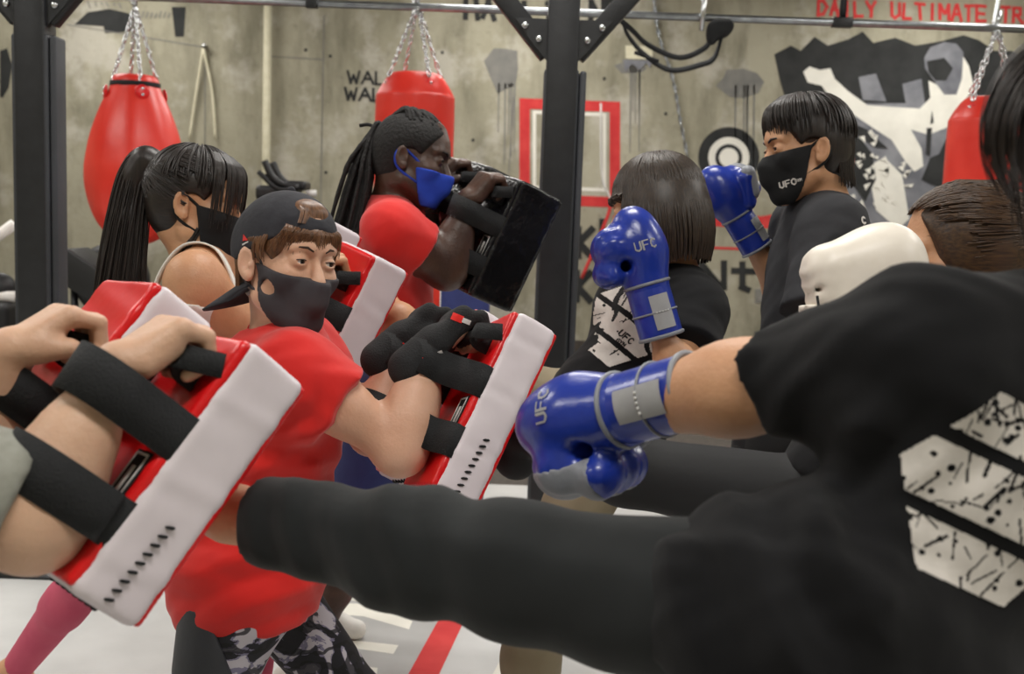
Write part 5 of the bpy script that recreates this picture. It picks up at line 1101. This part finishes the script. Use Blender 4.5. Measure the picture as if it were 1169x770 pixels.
G_ = thing('person', 'person with pulled-back brown hair and a white glove, kicking in black leggings', 'person', ground(J['anR']))
body(G_, J, HG, 'skin_tan', .95, .009, bust=.8, ears=False)
shirt(G_, J, HG, 'black_shirt', w=1.0, i=.013, sleeve=.5, bust=.8)
pants(G_, J, 'leggings_black', w=dict(L=.98, R=1)['L'], i=.004, ends=dict(L=1, R=.95), name='black_leggings', folds=[grp(foot_prims(J, 'L', .006), .02)]); shoe(G_, J, 'R', 'rubber')
m = pullback(HG, 900, 150, (-.103, .035), t0r=(40, 118), sc=1.035)
hairball(G_, skull_hair(HG, .009, low=-.045, side=False, front=(0, .064, .07), fn_=(0, .93, -.30)) + [el(HG(x_, -.016, .004), (.013, .048, .058), HG.R, .03) for x_ in (-.066, .066)], K['hair_pulled'], m, .005)
tm = tail([HG(0, -.105, .035), HG(0, -.15, .03), HG(0, -.18, -.05), HG(.0, -.17, -.14)], .02, .03, .2, 150, .002, 3); tm.build('ponytail', K['hair_brown'], G_)
eyes(G_, HG)
La = nrm(P(1046, 288, 1.70) - P(915, 318, 1.70)); Ra = frame(La, _u); cg = P(984, 318, 1.70)
V, Q = sdf([bx(cg, (.058, .088, .066), Ra, .044, .01), el(cg + La * .03 + _u * .008, (.064, .066, .068), Ra, .03), rc(cg - La * .078 + Ra[0] * .075, cg - La * .078 - Ra[0] * .075, .004, k=.006, op='sub'), drape(cg - La * .075, .045, Ra[2], 260, .0022)], .005)
gw = obj('boxing_glove', V, Q, K['glove_white'], G_, label='cream white boxing glove')
V, Q = sdf([grp([rc(cg - La * .05 - _u * .02, J['wrL'] + (J['wrL'] - J['elL']) * -.1, .048, .042, .01)], .001), cut(cg - La * .05 - _u * .03, _u)], .005); obj('cuff', V, Q, K['glove_white'], gw)
MB().tube([cg - La * .084 - _f * .045 - _u * .010, cg - La * .082 - _f * .050 - _u * .034, cg - La * .078 - _f * .05 - _u * .055], .0022, 6).build('lace_cord', K['webbing'], gw)
# ================================================================== the kicker in the foreground
J = {}; J['shL'] = P(1048, 408, 1.12); J['shR'] = J['shL'] + D(.93, -.05, .36) * .36; J['neck'] = (J['shL'] + J['shR']) / 2 + _u * .030 + _r * .03; J['pelvis'] = P(962, 770, 1.17)
J['elL'] = P(845, 443, 1.28); J['wrL'] = P(775, 454, 1.36); J['elR'] = J['shR'] + D(.65, -.8, .1) * .26; J['wrR'] = J['elR'] + D(.35, .7, .6) * .22
J['hipL'] = P(905, 712, 1.11); J['hipR'] = P(1010, 800, 1.24); J['knL'] = P(585, 652, 1.25); J['anL'] = P(262, 586, 1.43); J['toeL'] = P(180, 590, 1.56)
J['anR'] = A3((J['hipR'][0] + .03, J['hipR'][1] + .05, .08)); J['knR'] = lerp(J['hipR'], J['anR'], .5) + A3((-.03, -.02, 0)); J['toeR'] = J['anR'] + A3((.1, .16, -.03))
HH = Fr(J['neck'] + _r * .07 + _u * .15, frame(D(-.75, -.05, .65)))
Hp = thing('person', 'foreground kicker in a black t-shirt and black trousers, blue glove stretched out', 'person', ground(J['anR']))
body(Hp, J, HH, 'skin_tan', 1.0, .009, bust=.8, feet='R', extra=[rc(J['anL'], P(205, 572, 1.54), .034, .036, .02), rc(P(205, 572, 1.54), P(135, 548, 1.66), .036, .024, .02), rc(lerp(J['shL'], J['elL'], .6), J['elL'], .052, .047, .03), rc(J['elL'], J['wrL'], .047, .044, .03)])
T = tframe(J)
sH = shirt(Hp, J, HH, 'black_shirt', w=1.1, i=.022, sleeve=dict(L=.78, R=.6), h=.007, bust=.8, sl=dict(L=.002, R=.014), amp=.004, hem=(J['pelvis'] - T[2] * .10, -T[2]),
    extra=[rc(J['shL'] + T[2] * .0, lerp(J['shL'], J['elL'], .5), .080, .056, .05), rc(J['hipL'], P(872, 702, 1.12), .130, .124, .05), rc(J['pelvis'], J['hipR'], .15, .15, .05)],
    folds=[drape(P(850, 680, 1.05), .13, D(1, .25, 0), 80, .009), drape(P(920, 560, 1.03), .14, D(.8, -.5, 0), 75, .007), drape(P(880, 440, 1.18), .08, D(.9, -.3, 0), 110, .005), drape(P(1010, 400, 1.0), .12, D(.5, .9, 0), 70, .004), drape(P(1000, 700, .98), .15, D(.7, .7, 0), 60, .006)])
pants(Hp, J, 'black_pants', w=1.0, waist=-.02, i=.018, ends=dict(L=.87, R=.93), h=.007, name='black_trousers', amp=.003,
    folds=[drape(P(440, 610, 1.27), .10, D(1, .3, 0), 95, .005), drape(P(320, 600, 1.33), .07, D(1, .1, 0), 120, .004)])
glove(Hp, J['wrL'] + nrm(J['elL'] - J['wrL']) * .025 + _u * .006, P(672, 482, 1.46) - J['wrL'], D(.12, -1, .1), D(0, .1, 1), 1.02, patch=D(.0, .15, -1), palm=True, label='big blue boxing glove on the outstretched arm', mark=D(-.1, .5, -1))
glove(Hp, J['wrR'], D(-.3, .9, .3), D(-.6, 0, .8), D(1, 0, 0), .95)
decal(sH, sH, P(1172, 582, 1.0) - _f * .3, _f, _r, _u, .108, .108, hexlogo(.106, math.radians(-25), 9, text=False, scr=3.2), K['print_white'], 150, 'hexagon_print')
hairball(Hp, skull_hair(HH, .012), K['hair_black'], scalp(HH, 300, -180, 180, lambda a: 80 if abs(a) > 50 else 50), .007)
tm = tail([HH(-.03, .03, .13), P(1215, 50, 1.12), P(1188, 64, 1.12), P(1158, 95, 1.10), P(1141, 140, 1.09), P(1142, 185, 1.09), P(1160, 232, 1.08)], .022, .012, .1, 170, .0013, 12); tm.build('swinging_hair', K['hair_black'], Hp)
tm = tail([HH(-.04, .02, .12), P(1205, 60, 1.14), P(1180, 130, 1.12), P(1176, 200, 1.11), P(1185, 290, 1.10)], .02, .02, .1, 140, .0014, 14); tm.build('swinging_hair', K['hair_black'], Hp)
eyes(Hp, HH); mask_mesh(Hp, HH, K['mask_black'], top=((0, .1, -.01), (0, .1, 1)), back=.018, low=-.125)
